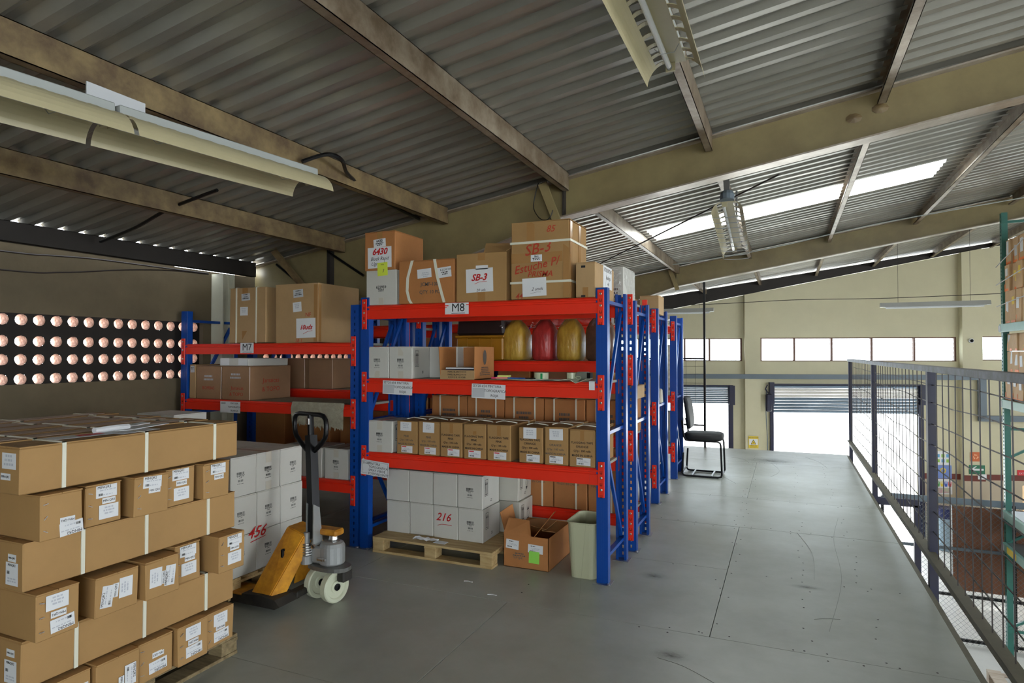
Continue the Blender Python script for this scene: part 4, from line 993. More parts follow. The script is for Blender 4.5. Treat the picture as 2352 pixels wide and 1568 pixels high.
o, d = B('cardboard_box', 'brown taped box second from left on the M7 middle shelf', -5.0, -4.69, 4.19, .5, Zm, 1.44, BR, flaps='x')
txt(o, 'BOMBAS', .04, INKRC, fmat(d, 'F', 0, .1, .002)); fp(o, d, 'F', 0, .2, .12, 2, .03, INKF, 5)
o, d = B('cardboard_box', 'brown taped box with red Jamaicas lettering under the long white box', -4.68, -4.345, 4.19, .5, Zm, 1.44, BR, flaps='x')
txt(o, 'Jamaicas', .045, INKRC, fmat(d, 'F', .02, .105, .002), shear=.1); txt(o, '& TOPO', .045, INKRC, fmat(d, 'F', .01, .05, .002)); fp(o, d, 'F', 0, .22, .13, 2, .03, INKF, 5)
txt(o, 'Jamaicas', .06, INKRC, fmat(d, 'R', .0, .17, .002), shear=.1); txt(o, '& TOPO', .06, INKRC, fmat(d, 'R', .0, .09, .002))
o, d = B('white_box', 'long flat white box lying on the two taped boxes of the M7 rack', -4.72, -4.37, 4.2, .48, 1.441, 1.513, WHITE, flaps=None)
for u in (-.11, .11): lab(o, d, 'F', u, .036, .11, .062, [], 0)
# burlap hanging over the M7 beam
b = MB(); n = 22; vs = []
for r in range(4):
    for i in range(n + 1):
        x = -3.83 + i * .54 / n; y, z = ((4.5, Zm + .005), (4.16, Zm + .006), (4.152, Zm - .05), (4.15, Zm - .17 + random.uniform(-.012, .012) - .03 * (i / n) ))[r]
        vs.append((x + (random.uniform(-.01, .01) if i in (0, n) else 0), y, z))
k = n + 1
vs2 = [(x, y - .004 if i >= k else y, z + .004) for i, (x, y, z) in enumerate(vs)]
fs = [(r * k + i, r * k + i + 1, (r + 1) * k + i + 1, (r + 1) * k + i) for r in range(3) for i in range(n)]
b.add(vs, [f[::-1] for f in fs]); b.add(vs2, fs)
for i in range(n):
    e = 3 * k + i; b.add([vs[e], vs[e + 1], (vs[e][0] + .012, vs[e][1], vs[e][2] - random.uniform(.008, .03))], [(0, 1, 2)])
tag(b.build('burlap_cloth', CLOTH), 'frayed grey burlap cloth hanging over the M7 middle beam', 'cloth')
o = tag(MB().box(-.2, .2, -.12, .12, 0, .012, b=.003).build('flat_tray', mat('pale_tray', 'C8C6BE', .4), None, (-3.6, 5.2, 1.502 - .3)), 'pale flat tray on the shelf behind the M7 rack', 'tray')
Zl = .522
for i, x in enumerate((-3.515, -3.76, -3.985)):
    white(f"white carton on the lower M7 shelf, {['next to the right post', 'behind the pallet truck handle', 'partly hidden by the white stack'][i]}", x + .002, 4.19, Zl, w=.235 if i == 0 else .215, pr=('F', 'T') if i == 0 else ('F',))
for i, x in enumerate((-4.95, -4.6, -4.25)):
    carton('cardboard_box', f"dark brown box in the shade on the rack behind M7, {['leftmost', 'middle', 'rightmost'][i]} of three", (x, 5.2, 1.202), (.3, .4, .3), BR, flaps='x')
for i, (x, w_) in enumerate(((-4.9, .4), (-4.35, .45), (-3.75, .5))):
    carton('cardboard_box', f"large brown carton low on the rack behind M7, {['leftmost', 'middle', 'rightmost'][i]} of three", (x, 5.22, .502), (w_, .45, .5), CARD2, flaps='x')
# ------------------------------------------------------------------ the rack behind M8
def wrapped(label, x, w, z0, z1, m, y=5.16, dp=.26):
    h = z1 - z0; o = thing('wrapped_container', label, 'container', (x, y, z0)); b = MB(); n = 24
    rings = []
    for zf, wf in ((0, .82), (.04, .95), (.1, 1), (.6, 1), (.72, .93), (.84, .74), (.94, .5), (1, .32)):
        rg = []
        for a in range(n):
            t = 2 * PI * a / n; c_, s_ = math.cos(t), math.sin(t); e = .55
            rg.append((math.copysign(abs(c_) ** e, c_) * w / 2 * wf, math.copysign(abs(s_) ** e, s_) * dp / 2 * wf, zf * h))
        rings.append(rg)
    vs = [p for rg in rings for p in rg]
    b.add(vs, [(i * n + a, i * n + (a + 1) % n, (i + 1) * n + (a + 1) % n, (i + 1) * n + a) for i in range(len(rings) - 1) for a in range(n)] + [tuple(range(n))[::-1], tuple(range((len(rings) - 1) * n, len(rings) * n))])
    b.build('container_body', m, o, smooth=True)
    return o
Zq = 1.492
wrapped('amber wrapped container left of the red one behind M8', -2.195, .225, Zq, 1.845, AMBER)
wrapped('red wrapped container between two amber ones behind M8', -1.925, .2, Zq, 1.85, REDP)
wrapped('amber wrapped container right of the red one behind M8', -1.69, .215, Zq, 1.855, AMBER)
wrapped('brown wrapped container beside the right post behind M8', -1.43, .23, Zq, 1.87, BROWNP)
o = thing('crate', 'long amber plastic crate behind the open-fronted box', 'crate', (-2.5, 5.17, Zq))
MB().box(-.23, .23, -.15, .15, 0, .2, b=.012).build('crate_body', AMBERD, o); MB().box(-.24, .24, -.16, .16, .2, .22, b=.006).build('rim', AMBERD, o)
for x in (-.12, 0, .12): MB().box(x - .005, x + .005, -.155, -.15, .01, .2).build('rib', AMBERD, o)
o2 = tag(MB().box(-.23, .23, -.14, .14, 0, .15, b=.02, jit=.01).build('dark_bundle', mat('dark_bundle', '2E2220', .35, var=.3, scale=8), None, (-2.5, 5.17, Zq + .223)), 'dark film-wrapped bundle lying on the amber crate', 'bundle')
b = MB(); n = 44; vs = []
for j in range(4):
    for i in range(n + 1): vs.append((-2.32 + i * 1.0 / n, 5.03 + j * .06 - .02 * (i % 2) * (j == 0), 1.855 - (.05 + .035 * math.sin(i * .55)) * (j == 0) + random.uniform(-.009, .009)))
b.add(vs, [(j * (n + 1) + i, j * (n + 1) + i + 1, (j + 1) * (n + 1) + i + 1, (j + 1) * (n + 1) + i) for j in range(3) for i in range(n)])
tag(b.build('plastic_film', FILM), 'crinkled clear film draped over the tops of the coloured containers', 'film')
ords = ['leftmost', 'second', 'third', 'fourth', 'rightmost']
for i in range(5):
    x0 = -2.95 + i * .362
    o, d = B('strapped_box', f'dark brown strapped box behind the flagging tape boxes, {ords[i]} of five', x0, x0 + .355, 4.965, .45, .897, 1.175, CARD2, flaps='x')
    for u in (-.09, .1): strap_loop(o, d, 'x', u, .012)
    fp(o, d, 'F', 0, .14, .14, 2, .04, INKG, i)
    x1 = -2.55 + i * .29
    if i < 5:
        o, d = B('cardboard_box', f'flat brown box just under the red shelf behind M8, {ords[i]} of five', x1, x1 + .28, 4.98, .4, 1.182, 1.29, CARD3, flaps='x'); fp(o, d, 'F', 0, .06, .1, 1, .03, INK, i)
for i in range(4):
    x0 = -2.32 + i * .295 - .05
    o, d = B('strapped_box', f'brown strapped box low behind the floor bin, {["leftmost", "second", "third", "rightmost"][i]} of four', x0, x0 + .285, 4.965, .45, .277, .79, CARD2, flaps='x')
    strap_loop(o, d, 'x', .05, .013)
    for st, v in (('FLAGGING TAPE', .4), ('PINK', .34), ("QTY: 100", .26), ('MADE IN CHINA', .2)): txt(o, st, .026, INKG, fmat(d, 'F', -.02, v, .002))
# boxes added on the farther racks, row by row, to block light
for nm_, xs_, y_, lv in (('third', -1.9, 6.9, (.352, 1.002)), ('farthest', -2.0, 8.27, (.402, 1.032)), ('dim left', -3.75, 6.9, (.602,))):
    for li, z_ in enumerate(lv):
        for k_, w_ in enumerate((.42, .45, .4)):
            if nm_ == 'third' and k_ == 0 and li == 1: continue
            carton('cardboard_box', f"added light-blocking brown box on the {nm_} rack, {['low', 'middle'][li]} shelf, {['nearest', 'second from', 'third from'][k_]} the walkway", (xs_ - .06 - k_ * .47, y_ + .02, z_), (w_, .4, .5 + .04 * ((k_ + li) % 2)), (CARD2, CARD, BR)[(k_ + li) % 3], flaps='x')

for i, (x, y, z, w_, h_, m_, lb) in enumerate((
    (-1.5, 6.9, 1.002, .35, .3, CARD3, 'brown box on the middle shelf of the third rack'), (-1.95, 6.9, 1.002, .4, .4, CARD, 'taller brown box beside the end box on the third rack middle shelf'),
    (-1.55, 6.9, .352, .4, .4, CARD, 'brown box on the low shelf of the third rack'),
    (-1.62, 8.27, .402, .45, .4, mat('dark_carton', '55473C', .6), 'dark brown box low on the farthest rack'),
    (-2.3, 8.27, 1.902, .5, .25, CARD3, 'brown box on top of the farthest rack'), (-4.0, 6.9, 1.302, .9, .5, CARD2, 'dim brown box on the rack beyond the dark corner'), (-2.4, 6.9, 1.962, .4, .22, CARD3, 'brown box on top of the third rack, away from the walkway'))):
    carton('cardboard_box', lb, (x, y, z), (w_, .42, h_), m_, flaps='x')
o = thing('corrugated_roll', 'grey corrugated roll standing on the farthest rack by its end post', 'roll', (-1.42, 8.2, 1.032))
pr = [(.13 + .006 * (i % 2), i * .03) for i in range(22)]
MB().lathe(pr, 20).build('roll_body', SACK, o)
for i in range(3):
    tag(MB().box(-.05, .05, -.04, .04, 0, .16 - .02 * i, b=.015, jit=.006).build('paper_sack', SACK, None, (-1.30 - .09 * i, 7.0 + .03 * i, 1.003 + (0 if i else 0)), .2 * i), f"small folded pale sack at the end of the third rack, {['nearest the walkway', 'middle one', 'innermost'][i]}", 'sack')
tag(MB().box(-.2, .2, -.15, .15, 0, .08, b=.02, jit=.01).build('film_bundle', FILM, None, (-1.5, 8.25, 1.905)), 'crumpled clear film bundle on top of the farthest rack', 'film')
# ------------------------------------------------------------------ the large stack of long boxes, left front
PXF = -2.62
pallet('pallet', 'grey weathered pallet under the large stack of long brown boxes', -3.75, PXF + .0, 1.43, 2.46, WOODG, nb=7, h=.105, along='y')
hz = [.107, .292, .475, .658, .842, 1.02]; lh = .176
def longbox(label, x1, z, h=lh, y0=1.43, y1=2.44, rz=0, group=None, straps=(.155, .5, .86), w=.172):
    L = y1 - y0; o = carton('long_box', label, (x1 - w / 2, (y0 + y1) / 2, z), (w, L, h), CARD, rz, group, flaps='y' if 0 else 'x', jit=.003)
    for s in straps: strap_loop(o, (w, L, h), 'y', -L / 2 + L * s, .015)
    return o, (w, L, h)
DIMw = ['second row back', 'third row back', 'fourth row back', 'fifth row back', 'sixth row back', 'farthest row back']
for k in range(6):
    x1 = PXF - k * .183 - (.0 if k == 0 else random.uniform(0, .006))
    lb = 'long strapped box on the top layer of the large stack, ' + ('front row facing the aisle' if k == 0 else DIMw[k - 1])
    o, d = longbox(lb, x1, 1.022 + (0 if k in (0,) else random.uniform(0, .006)), h=.18 if k else .178, y0=1.43 - (.0 if k != 4 else .05), y1=2.445 - (.02 * k % .05))
    if k == 0:
        s = lab(o, d, 'F', .025, .125, .085, .06, []); lp(s, 0, .015, .06, 3, .016, INKF, 3)
        s = lab(o, d, 'F', .005, .065, .06, .025, [('MIN-QR2', 0, 0, .012, INK)])
        s = lab(o, d, 'T', 0, .0, .1, .2, [], 8); lp(s, 0, .02, .06, 3, .02, INKF, 6)
    else:
        q = MB().box(-.055, .05, -d[1] * .46, d[1] * .44, 0, .0025, jit=.004).build('torn_flap', mat('pinkish_kraft', 'B9A08C', .7), o); q.location = (0, 0, d[2])
o = thing('crumpled_paper', 'rolled white paper lying across the top of the large stack', 'paper', (-2.78, 1.95, 1.203), .3)
MB().tube([(-.02, -.16, .014), (0, -.05, .016), (.0, .02, .012)], .013, 8).box(-.03, .05, -.05, .24, .001, .004).box(-.06, -.02, .0, .2, .004, .012, jit=.003).build('rolled_sheet', PAPER, o)
o = tag(MB().box(-.05, .05, -.17, .17, 0, .0025, jit=.002).build('paper_slip', PAPER, None, (-2.73, 1.76, 1.203), -.12), 'flat white slip with red print on top of the large stack', 'paper')
MB().box(-.02, .02, -.05, .05, .003, .0035).build('red_print', INKR, o)
for j, nm in ((3, 'upper'), (1, 'lower')):
    for k in (0, 1, 5):
        w_ = 'front row' if k == 0 else ('second row back' if k == 1 else 'rear row')
        o, d = longbox(f'long strapped box in the {nm} inner layer of the large stack, {w_}', PXF - k * .183 - .004, hz[j], h=.18, y0=1.45, y1=2.43 + .01 * (j == 3), straps=(.22 if j == 3 else .2, .5, .83))
        if k == 0:
            s = lab(o, d, 'F', .02, .12 if j == 3 else .13, .05, .028, [('MIN-QR2', 0, 0, .01, INK)])
            s = lab(o, d, 'F', .02, .06, .075, .085, [('MINQR2', 0, .033, .013, INK)]); bc(s, -.02, .005, .018, .012, 4); lp(s, 0, -.02, .06, 2, .01, INKF, 5)
# end-on boxes; each: y0, y1, protrusion, z offset, roll, labels
def endbox(label, y0, y1, z, h, xo=0., m=CARD, rx=0., labels=(), staples=True):
    w = y1 - y0; L = 1.05; x1 = PXF + .045 + xo
    o = carton('end_on_box', label, (x1 - L / 2, (y0 + y1) / 2, z), (L, w, h), m, 0, None, flaps='x' if 0 else 'y', jit=.003); d = (L, w, h)
    if rx: o.rotation_euler.x = rx
    if staples:
        if 'staple' not in CACHE: CACHE['staple'] = MB().lathe([(.0055, 0), (.004, .001)], 8, 0).box(-.009, .009, -.0012, .0012, 0, .002, 1).mesh('staple', [CARDIN, GALV])
        for vv in (.2, .5, .8):
            q = link('staple', CACHE['staple'], o); q.matrix_local = fmat(d, 'R', -w / 2 + .02, h * vv, .0005, random.uniform(-30, 50))
    for kind, u, v, ro in labels:
        fl_ = 180 if kind.isupper() else 0
        k = kind.lower()
        if k == 'm':
            s = lab(o, d, 'R', u, v, .088, .05, [('MINQR2', -.01, .017, .0155, INK)], ro + fl_, name='shipping_label'); bc(s, -.025, -.012, .018, .01, int(abs(u * 999))); lp(s, .005, .003, .07, 1, .008, INKF, 2); lp(s, .005, -.016, .06, 1, .008, INKF, 4)
        elif k == 'q': lab(o, d, 'R', u, v, .056, .024, [('MIN-QR2', 0, 0, .0125, INK)], ro + fl_, name='code_label')
        else: s = lab(o, d, 'R', u, v, .082, .058, [], ro, name='paper_label'); lp(s, 0, .014, .055, 3, .012, INKF, 3)
    return o
of = lambda i, n: ['leftmost', 'second', 'third', 'fourth', 'rightmost'][i] if n == 5 else ['leftmost', 'second', 'third', 'rightmost'][i]
def EL(i, ly, extra): return f'end-on brown box, {of(i, 5)} of the {ly} such row, {extra}'
z5 = hz[4]; 
endbox(EL(0, 'top', 'with two labels upside down'), 1.478, 1.636, z5, .172, .0, labels=[('Q', .02, .062, 0), ('M', .035, .028, 4)])
endbox(EL(1, 'top', 'with three labels upright'), 1.664, 1.816, z5 + .002, .168, -.03, labels=[('m', .01, .135, 0), ('q', .02, .095, 0), ('p', .02, .05, 0)])
endbox(EL(2, 'top', 'with two labels near its top edge'), 1.862, 2.024, z5, .17, -.01, labels=[('m', .0, .14, -3), ('q', .01, .103, -2)])
endbox(EL(3, 'top', 'with a torn paper label'), 2.032, 2.186, z5 + .002, .17, -.04, labels=[('m', .0, .14, 0), ('q', .005, .1, 0), ('p', .005, .05, 0)])
endbox(EL(4, 'top', 'at the corner with two labels'), 2.214, 2.368, z5, .172, -.01, labels=[('m', .005, .14, 0), ('q', .01, .1, 0)])
z3 = hz[2]
endbox(EL(0, 'middle', 'with labels partly upside down'), 1.458, 1.615, z3, .178, .02, labels=[('p', -.005, .135, 0), ('Q', -.0, .087, 0), ('M', .015, .045, 4)])
endbox(EL(1, 'middle', 'dented, with three sideways labels'), 1.69, 1.876, z3, .16, .0, labels=[('m', -.045, .075, 82), ('q', -.01, .09, 85), ('p', .035, .09, 88)], staples=False)
endbox(EL(2, 'middle', 'with crushed top and sideways labels'), 1.893, 2.06, z3, .165, .02, labels=[('p', -.035, .09, 88), ('q', .003, .08, 88), ('m', .035, .08, 84)], staples=False)
endbox(EL(3, 'middle', 'with three upright labels'), 2.075, 2.215, z3, .178, -.03, labels=[('m', .0, .145, 0), ('q', .01, .108, 0), ('p', .005, .06, 0)])
endbox(EL(4, 'middle', 'sticking out beyond the stack corner'), 2.262, 2.418, z3 + .002, .178, .04, labels=[('m', .015, .145, 0), ('q', .015, .108, 0), ('p', .015, .06, 0)])
z1 = hz[0]
endbox('end-on brown box resting on the pallet, at the left end of the bottom layer', 1.44, 1.49 + .0, z1, .17, -.02, staples=False)
endbox(EL(1, 'bottom', 'with sideways labels at right'), 1.495, 1.69, z1, .172, -.02, labels=[('m', .06, .08, 270), ('q', .02, .06, 270)], staples=False)
endbox(EL(2, 'bottom', 'with small sideways labels at right'), 1.70, 1.885, z1, .176, .0, labels=[('m', .05, .08, 270), ('q', .01, .06, 270)], staples=False)
endbox(EL(3, 'bottom', 'with two labels upside down'), 1.892, 2.062, z1, .172, -.02, labels=[('Q', .01, .1, 0), ('M', .01, .05, 2)])
endbox(EL(4, 'bottom', 'near the pallet corner'), 2.072, 2.235, z1, .178, .0, labels=[('p', .0, .135, 0), ('Q', .0, .09, 0), ('M', .005, .05, 2)])
endbox('last end-on brown box of the bottom layer, on the pallet truck side', 2.245, 2.41, z1 + .001, .17, -.02, labels=[('p', .0, .125, 0), ('Q', .0, .085, 0), ('M', .005, .045, 2)])

# ------------------------------------------------------------------ white cartons on the pallet truck
pz = .152
p = pallet('pallet', 'narrow wooden pallet lifted on the pallet truck under white cartons', -4.15, -3.15, 2.885, 3.535, WOOD, z0=.03, nb=5, h=.12, along='x')
cn = ['near column', 'middle column', 'far column']; ln = ['bottom', 'middle', 'top']
def wcart(label, k, i, j, pr=True):
    x1 = -3.153 - k * .305; y0 = 2.9 + i * .2095 + (.0 if j != 2 else -.006)
    o = carton('white_carton', label, (x1 - .15, y0 + .1035, pz + j * .2505), (.3, .207, .249), WHITE, 0, None, flaps='y', tape=TAPEC if k == 0 and j == 2 and i == 1 else None)
    if pr: stamp(o, (.3, .207, .249), 'R', PRINT, -.005 + .02 * (i - 1), .115)
    if i == 0: stamp(o, (.3, .207, .249), 'F', ARROWS, -.08, .15)
    return o
for j in range(3):
    for i in range(3):
        o = wcart(f'white carton facing the aisle on the pallet truck stack, {ln[j]} row, {cn[i]}', 0, i, j)
        if (i, j) == (0, 0):
            txt(o, '456', .1, INKR, fmat((.3, .207, .249), 'R', .1, .245, .0035, -2), shear=.4, bold=.001)
            MB().add([(.1535, .05, .19), (.1535, .18, .205), (.1535, .18, .209), (.1535, .05, .196)], [(0, 1, 2, 3)]).build('underline', INKR, o)
for k in (1, 2):
    for i in range(3): wcart(f'white carton on top of the pallet truck stack, {["second", "third"][k - 1]} row back, {cn[i]}', k, i, 2, False)
    for j in range(2): wcart(f'white carton on the near side of the pallet truck stack, {ln[j]} row, {["second", "third"][k - 1]} row back', k, 0, j, False)
    for j in range(2): wcart(f'white carton on the far side of the pallet truck stack, {ln[j]} row, {["second", "third"][k - 1]} row back', k, 2, j, False)
carton('white_carton', 'single white carton on top of the white stack behind the long brown boxes', (-3.93, 3.1, pz + 3 * .2505 + .001), (.36, .26, .235), WHITE, 0, None, flaps='y')
# ------------------------------------------------------------------ pallet truck
jk = thing('pallet_truck', 'yellow hand pallet truck with black upright handle and cream wheels', 'pallet truck', (-2.68, 3.21, 0))
J = Matrix.Translation((2.68, -3.21, 0))
def jb(mb, name, m, par=None, smooth=False):
    mb.v = [tuple(J @ Vector(v)) for v in mb.v]; return mb.build(name, m, par or jk, smooth=smooth)
for yc, nm in ((2.985, 0), (3.475, 1)):
    f = jb(MB().box(-4.05, -3.05, yc - .08, yc + .08, .055, .085, b=.006), 'fork', YEL)
    jb(MB().box(-4.05, -3.05, yc - .082, yc - .07, .03, .075).box(-4.05, -3.05, yc + .07, yc + .082, .03, .075), 'fork_side', BLACKR, f)
    jb(MB().prism([(-3.06, .03), (-2.80, .03), (-2.76, .05), (-2.8, .085), (-2.92, .1), (-3.06, .088)], 'y', yc - .085, yc + .085), 'fork_heel', BLACKR)
jb(MB().box(-2.83, -2.76, 3.05, 3.4, .05, .09, b=.006), 'cross_member', BLACKR)
# inclined yellow plates from fork heels up to the pump head
def plate4(pts, th, m, name):
    n = (Vector(pts[1]) - Vector(pts[0])).cross(Vector(pts[2]) - Vector(pts[0])).normalized() * th
    vs = [Vector(p) for p in pts] + [Vector(p) + n for p in pts]
    return jb(MB().add(vs, [(0, 1, 2, 3), (7, 6, 5, 4), (0, 4, 5, 1), (1, 5, 6, 2), (2, 6, 7, 3), (3, 7, 4, 0)]), name, m)
pl_ = plate4([(-3.0, 2.93, .095), (-2.86, 2.93, .095), (-2.80, 3.15, .40), (-2.93, 3.15, .44)], .008, YEL, 'frame_plate')
plate4([(-2.86, 2.93, .095), (-2.84, 3.02, .06), (-2.79, 3.2, .36), (-2.80, 3.15, .40)], .006, YEL, 'frame_plate')
plate4([(-3.0, 3.50, .095), (-2.93, 3.28, .44), (-2.80, 3.28, .40), (-2.86, 3.50, .095)], .008, YEL, 'frame_plate')
plate4([(-2.93, 3.15, .44), (-2.80, 3.15, .40), (-2.80, 3.28, .40), (-2.93, 3.28, .44)], .01, YEL, 'frame_top')
plate4([(-2.87, 3.14, .1), (-2.87, 3.29, .1), (-2.84, 3.28, .42), (-2.84, 3.15, .42)], .008, YEL, 'back_plate')
jb(MB().box(-2.893, -2.873, 3.045, 3.06, .275, .335, b=.004).lathe([(.009, 0), (.009, .006)], 10, 0, Matrix.Translation((-2.875, 3.055, .33)) @ Matrix.Rotation(PI / 2.4, 4, 'X')), 'lug', BLACKM)
# wheels
ax = Vector((.98, -.18, 0)).normalized(); ang = math.atan2(ax.y, ax.x)
for i, off in enumerate((.075, -.075)):
    c_ = Vector((-2.675, 3.215, .098)) + ax * off
    Mw = Matrix.Translation(c_) @ Matrix.Rotation(ang, 4, 'Z') @ Matrix.Rotation(PI / 2, 4, 'Y')
    w_ = jb(MB().lathe([(.074, -.025), (.092, -.026), (.098, -.02), (.098, .02), (.092, .026), (.074, .026), (.068, .016), (.04, .014), (.036, .022), (.022, .024), (.001, .024)], 36, 0, Mw), 'wheel', PU, smooth=False)
    jb(MB().lathe([(.022, .0), (.022, .03), (.012, .031), (.01, .026), (.001, .026)], 16, 0, Mw), 'bearing', BLACKM, w_)
# steering plate and pump
cx, cy = -2.69, 3.225
prof = []
for a in range(20):
    t = 2 * PI * a / 20; u = .15 * math.copysign(abs(math.cos(t)) ** .8, math.cos(t)); v = .085 * math.copysign(abs(math.sin(t)) ** .8, math.sin(t)); th = ang + .15
    prof.append((cx + .03 + u * math.cos(th) - v * math.sin(th), cy + u * math.sin(th) + v * math.cos(th)))
jb(MB().prism(prof, 'z', .198, .222), 'steering_plate', PLATE)
jb(MB().box(-2.58, -2.52, 3.19, 3.28, .13, .2, b=.01), 'axle_block', BLACKR)
jb(MB().lathe([(.075, .222), (.08, .23), (.08, .33), (.07, .352), (.05, .36)], 24, 0, Matrix.Translation((-2.66, 3.25, 0))), 'pump_body', PUMP, smooth=False)
jb(MB().box(-2.80, -2.66, 3.18, 3.29, .225, .335, b=.012), 'pump_block', PUMP)
sp = MB()
for i in range(5): sp.tube([(-2.795 + .03 * math.cos(a * PI / 6), 3.17 + .03 * math.sin(a * PI / 6), .285 + i * .016) for a in range(12)], .006, 5, closed=True)
jb(sp, 'spring', STEEL); jb(MB().lathe([(.02, .22), (.036, .225), (.036, .275), (.02, .28), (.02, .42)], 16, 0, Matrix.Translation((-2.795, 3.17, 0))), 'piston_housing', PUMP)
jb(MB().lathe([(.028, .355), (.03, .37), (.026, .385), (.022, .4)], 18, 0, Matrix.Translation((-2.66, 3.26, 0))), 'ram', STEEL)
jb(MB().box(-2.80, -2.61, 3.22, 3.31, .395, .435, b=.014), 'yellow_cap', YEL)
jb(MB().lathe([(.014, 0), (.014, .015), (.007, .016)], 6, 0, Matrix.Translation((-2.725, 3.155, .345)) @ Matrix.Rotation(PI / 2, 4, 'X')), 'bolt', STEEL)
jb(MB().lathe([(.01, 0), (.01, .06)], 6, 0, Matrix.Translation((-2.70, 3.16, .265)) @ Matrix.Rotation(PI / 2, 4, 'Y')).lathe([(.013, 0), (.013, .012)], 6, 0, Matrix.Translation((-2.665, 3.16, .265)) @ Matrix.Rotation(PI / 2, 4, 'Y')), 'bolt', STEEL)
# handle
hb, ht = Vector((-2.775, 3.215, .5)), Vector((-2.845, 3.26, 1.02))
hw = Vector((.98, -.18, 0))
for sg, nm in ((-1, 'handle_bracket'), (1, 'handle_bracket')):
    c0 = Vector((-2.765, 3.2, 0)) + hw * sg * .033
    e = hw * .004; q1 = hw * .012
    jb(MB().add([c0 - e + Vector((-.0, -.04, .34)), c0 + e + Vector((0, -.04, .34)), c0 + e + Vector((0, .05, .34)), c0 - e + Vector((0, .05, .34)), c0 - e + Vector((-.012, -.025, .6)), c0 + e + Vector((-.012, -.025, .6)), c0 + e + Vector((-.012, .03, .57)), c0 - e + Vector((-.012, .03, .57))],
        [(0, 3, 2, 1), (4, 5, 6, 7), (0, 1, 5, 4), (1, 2, 6, 5), (2, 3, 7, 6), (3, 0, 4, 7)]), nm, PUMP)
jb(MB().bar(Vector((-2.76, 3.2, .38)), ht, .058, .05, up=(hw.x, hw.y, 0)), 'handle_column', BLACKM)
jb(MB().tube([ht + Vector((0, 0, -.03)), Vector((-2.858, 3.268, 1.15))], .02, 12), 'neck', BLACKM)
pc = Vector((-2.852, 3.262, 0)); loop = []
for u, z in ((-.0, .9), (-.045, .925), (-.11, .975), (-.145, 1.01), (-.155, 1.04), (-.16, 1.09), (-.155, 1.125), (-.135, 1.148), (-.1, 1.155), (0, 1.155), (.1, 1.155), (.135, 1.148), (.155, 1.125), (.16, 1.09), (.155, 1.04), (.145, 1.01), (.11, .975), (.045, .925)):
    loop.append(pc + hw * u + Vector((-.0 - (z - 1) * .08, (z - 1) * .05, z)))
jb(MB().tube(loop, .0155, 10, closed=True), 'handle_loop', BLACKM, smooth=True)
jb(MB().box(-2.872, -2.842, 3.235, 3.245, 1.09, 1.13, b=.003), 'control_lever', STEEL)

# ------------------------------------------------------------------ chair
ch = thing('chair', 'black cantilever chair with tubular frame and vinyl seat by the farthest rack', 'chair', (-.99, 8.43, 0), 0)
def tb(pts, r, name, m=BLACKM, closed=False, par=ch): return MB().tube(pts, r, 8, closed=closed).build(name, m, par)
for y, nm in ((-.2, 'frame_side'), (.2, 'frame_side')):
    tb([(-.22, y, .3), (-.235, y, .04), (-.215, y, .018), (-.19, y, .013), (.2, y, .013), (.235, y, .022), (.245, y, .05), (.235, y, .4), (.225, y, .44), (.19, y, .455), (-.16, y, .455), (-.19, y, .46), (-.21, y, .5), (-.225, y, .6)], .0125, nm)
tb([(-.12, -.2, .02), (-.12, .2, .02)], .01, 'cross_bar', GALV); tb([(.12, -.2, .02), (.12, .2, .02)], .01, 'cross_bar', GALV)
tb([(.236, -.2, .03), (.236, .2, .03)], .011, 'front_bar'); tb([(-.235, -.2, .06), (-.235, .2, .06)], .011, 'rear_bar')
def cushion(w, d, t, e=.5, n=28):
    b = MB(); rg = []
    for zf, s in ((0, .9), (.15, .97), (.5, 1.), (.85, .97), (1, .88)):
        rg.append([(math.copysign(abs(math.cos(a)) ** e, math.cos(a)) * w / 2 * s, math.copysign(abs(math.sin(a)) ** e, math.sin(a)) * d / 2 * s, t * zf) for a in [2 * PI * i / n for i in range(n)]])
    vs = [p for r_ in rg for p in r_]
    return b.add(vs, [(i * n + a, i * n + (a + 1) % n, (i + 1) * n + (a + 1) % n, (i + 1) * n + a) for i in range(4) for a in range(n)] + [tuple(range(n))[::-1], tuple(range(4 * n, 5 * n))])
o = cushion(.49, .46, .085).build('seat', SEATV, ch, smooth=True); o.location = (.01, 0, .455)
b = cushion(.42, .44, .05); b.v = [(x, y, z + .35 * (y / .44 * 1.0) ** 2 * .3) for x, y, z in b.v]
o = b.build('backrest', SEATV, ch, smooth=True); o.matrix_local = Matrix.Translation((-.215, 0, .79)) @ Matrix.Rotation(math.radians(-97), 4, 'Y') @ Matrix.Scale(-1, 4, (0, 0, 1))
tb([(-.225, -.2, .6), (-.24, -.17, .7)], .0125, 'back_post'); tb([(-.225, .2, .6), (-.24, .17, .7)], .0125, 'back_post')

# ------------------------------------------------------------------ guard rail along the walkway
gr = thing('guard_rail', 'navy guard rail with wire mesh along the open walkway edge', 'railing', (.87, 7, 0))
def gb(mb, name, m, par=gr): mb.v = [(x - .87, y - 7, z) for x, y, z in mb.v]; return mb.build(name, m, par)
py = [10.92, 8.08, 5.03, 1.95, -1.1, -4.2]
for y in py: gb(MB().box(.865, .915, y - .03, y + .03, -.3, 1.43), 'post', NAVY)
gb(MB().box(.85, .905, -4.9, 10.95, 1.43, 1.47, b=.003), 'top_rail', RAILTOP)
gb(MB().box(.862, .868, -4.9, 10.95, .16, .225).box(.84, .9, -4.9, 10.95, .222, .23), 'bottom_rail', ANGLE)
b1 = MB(); y = -4.74; k = 0
while y < 10.9:
    if min(abs(y - q) for q in py) > .05:
        c_ = random.uniform(-.012, .012); c2 = random.uniform(-.012, .012)
        b1.tube([(.885, y, .23), (.885 + c_ * .3, y + c_, .62), (.885, y + c2, 1.02), (.885, y, 1.43)], .0038, 4)
    y += .165
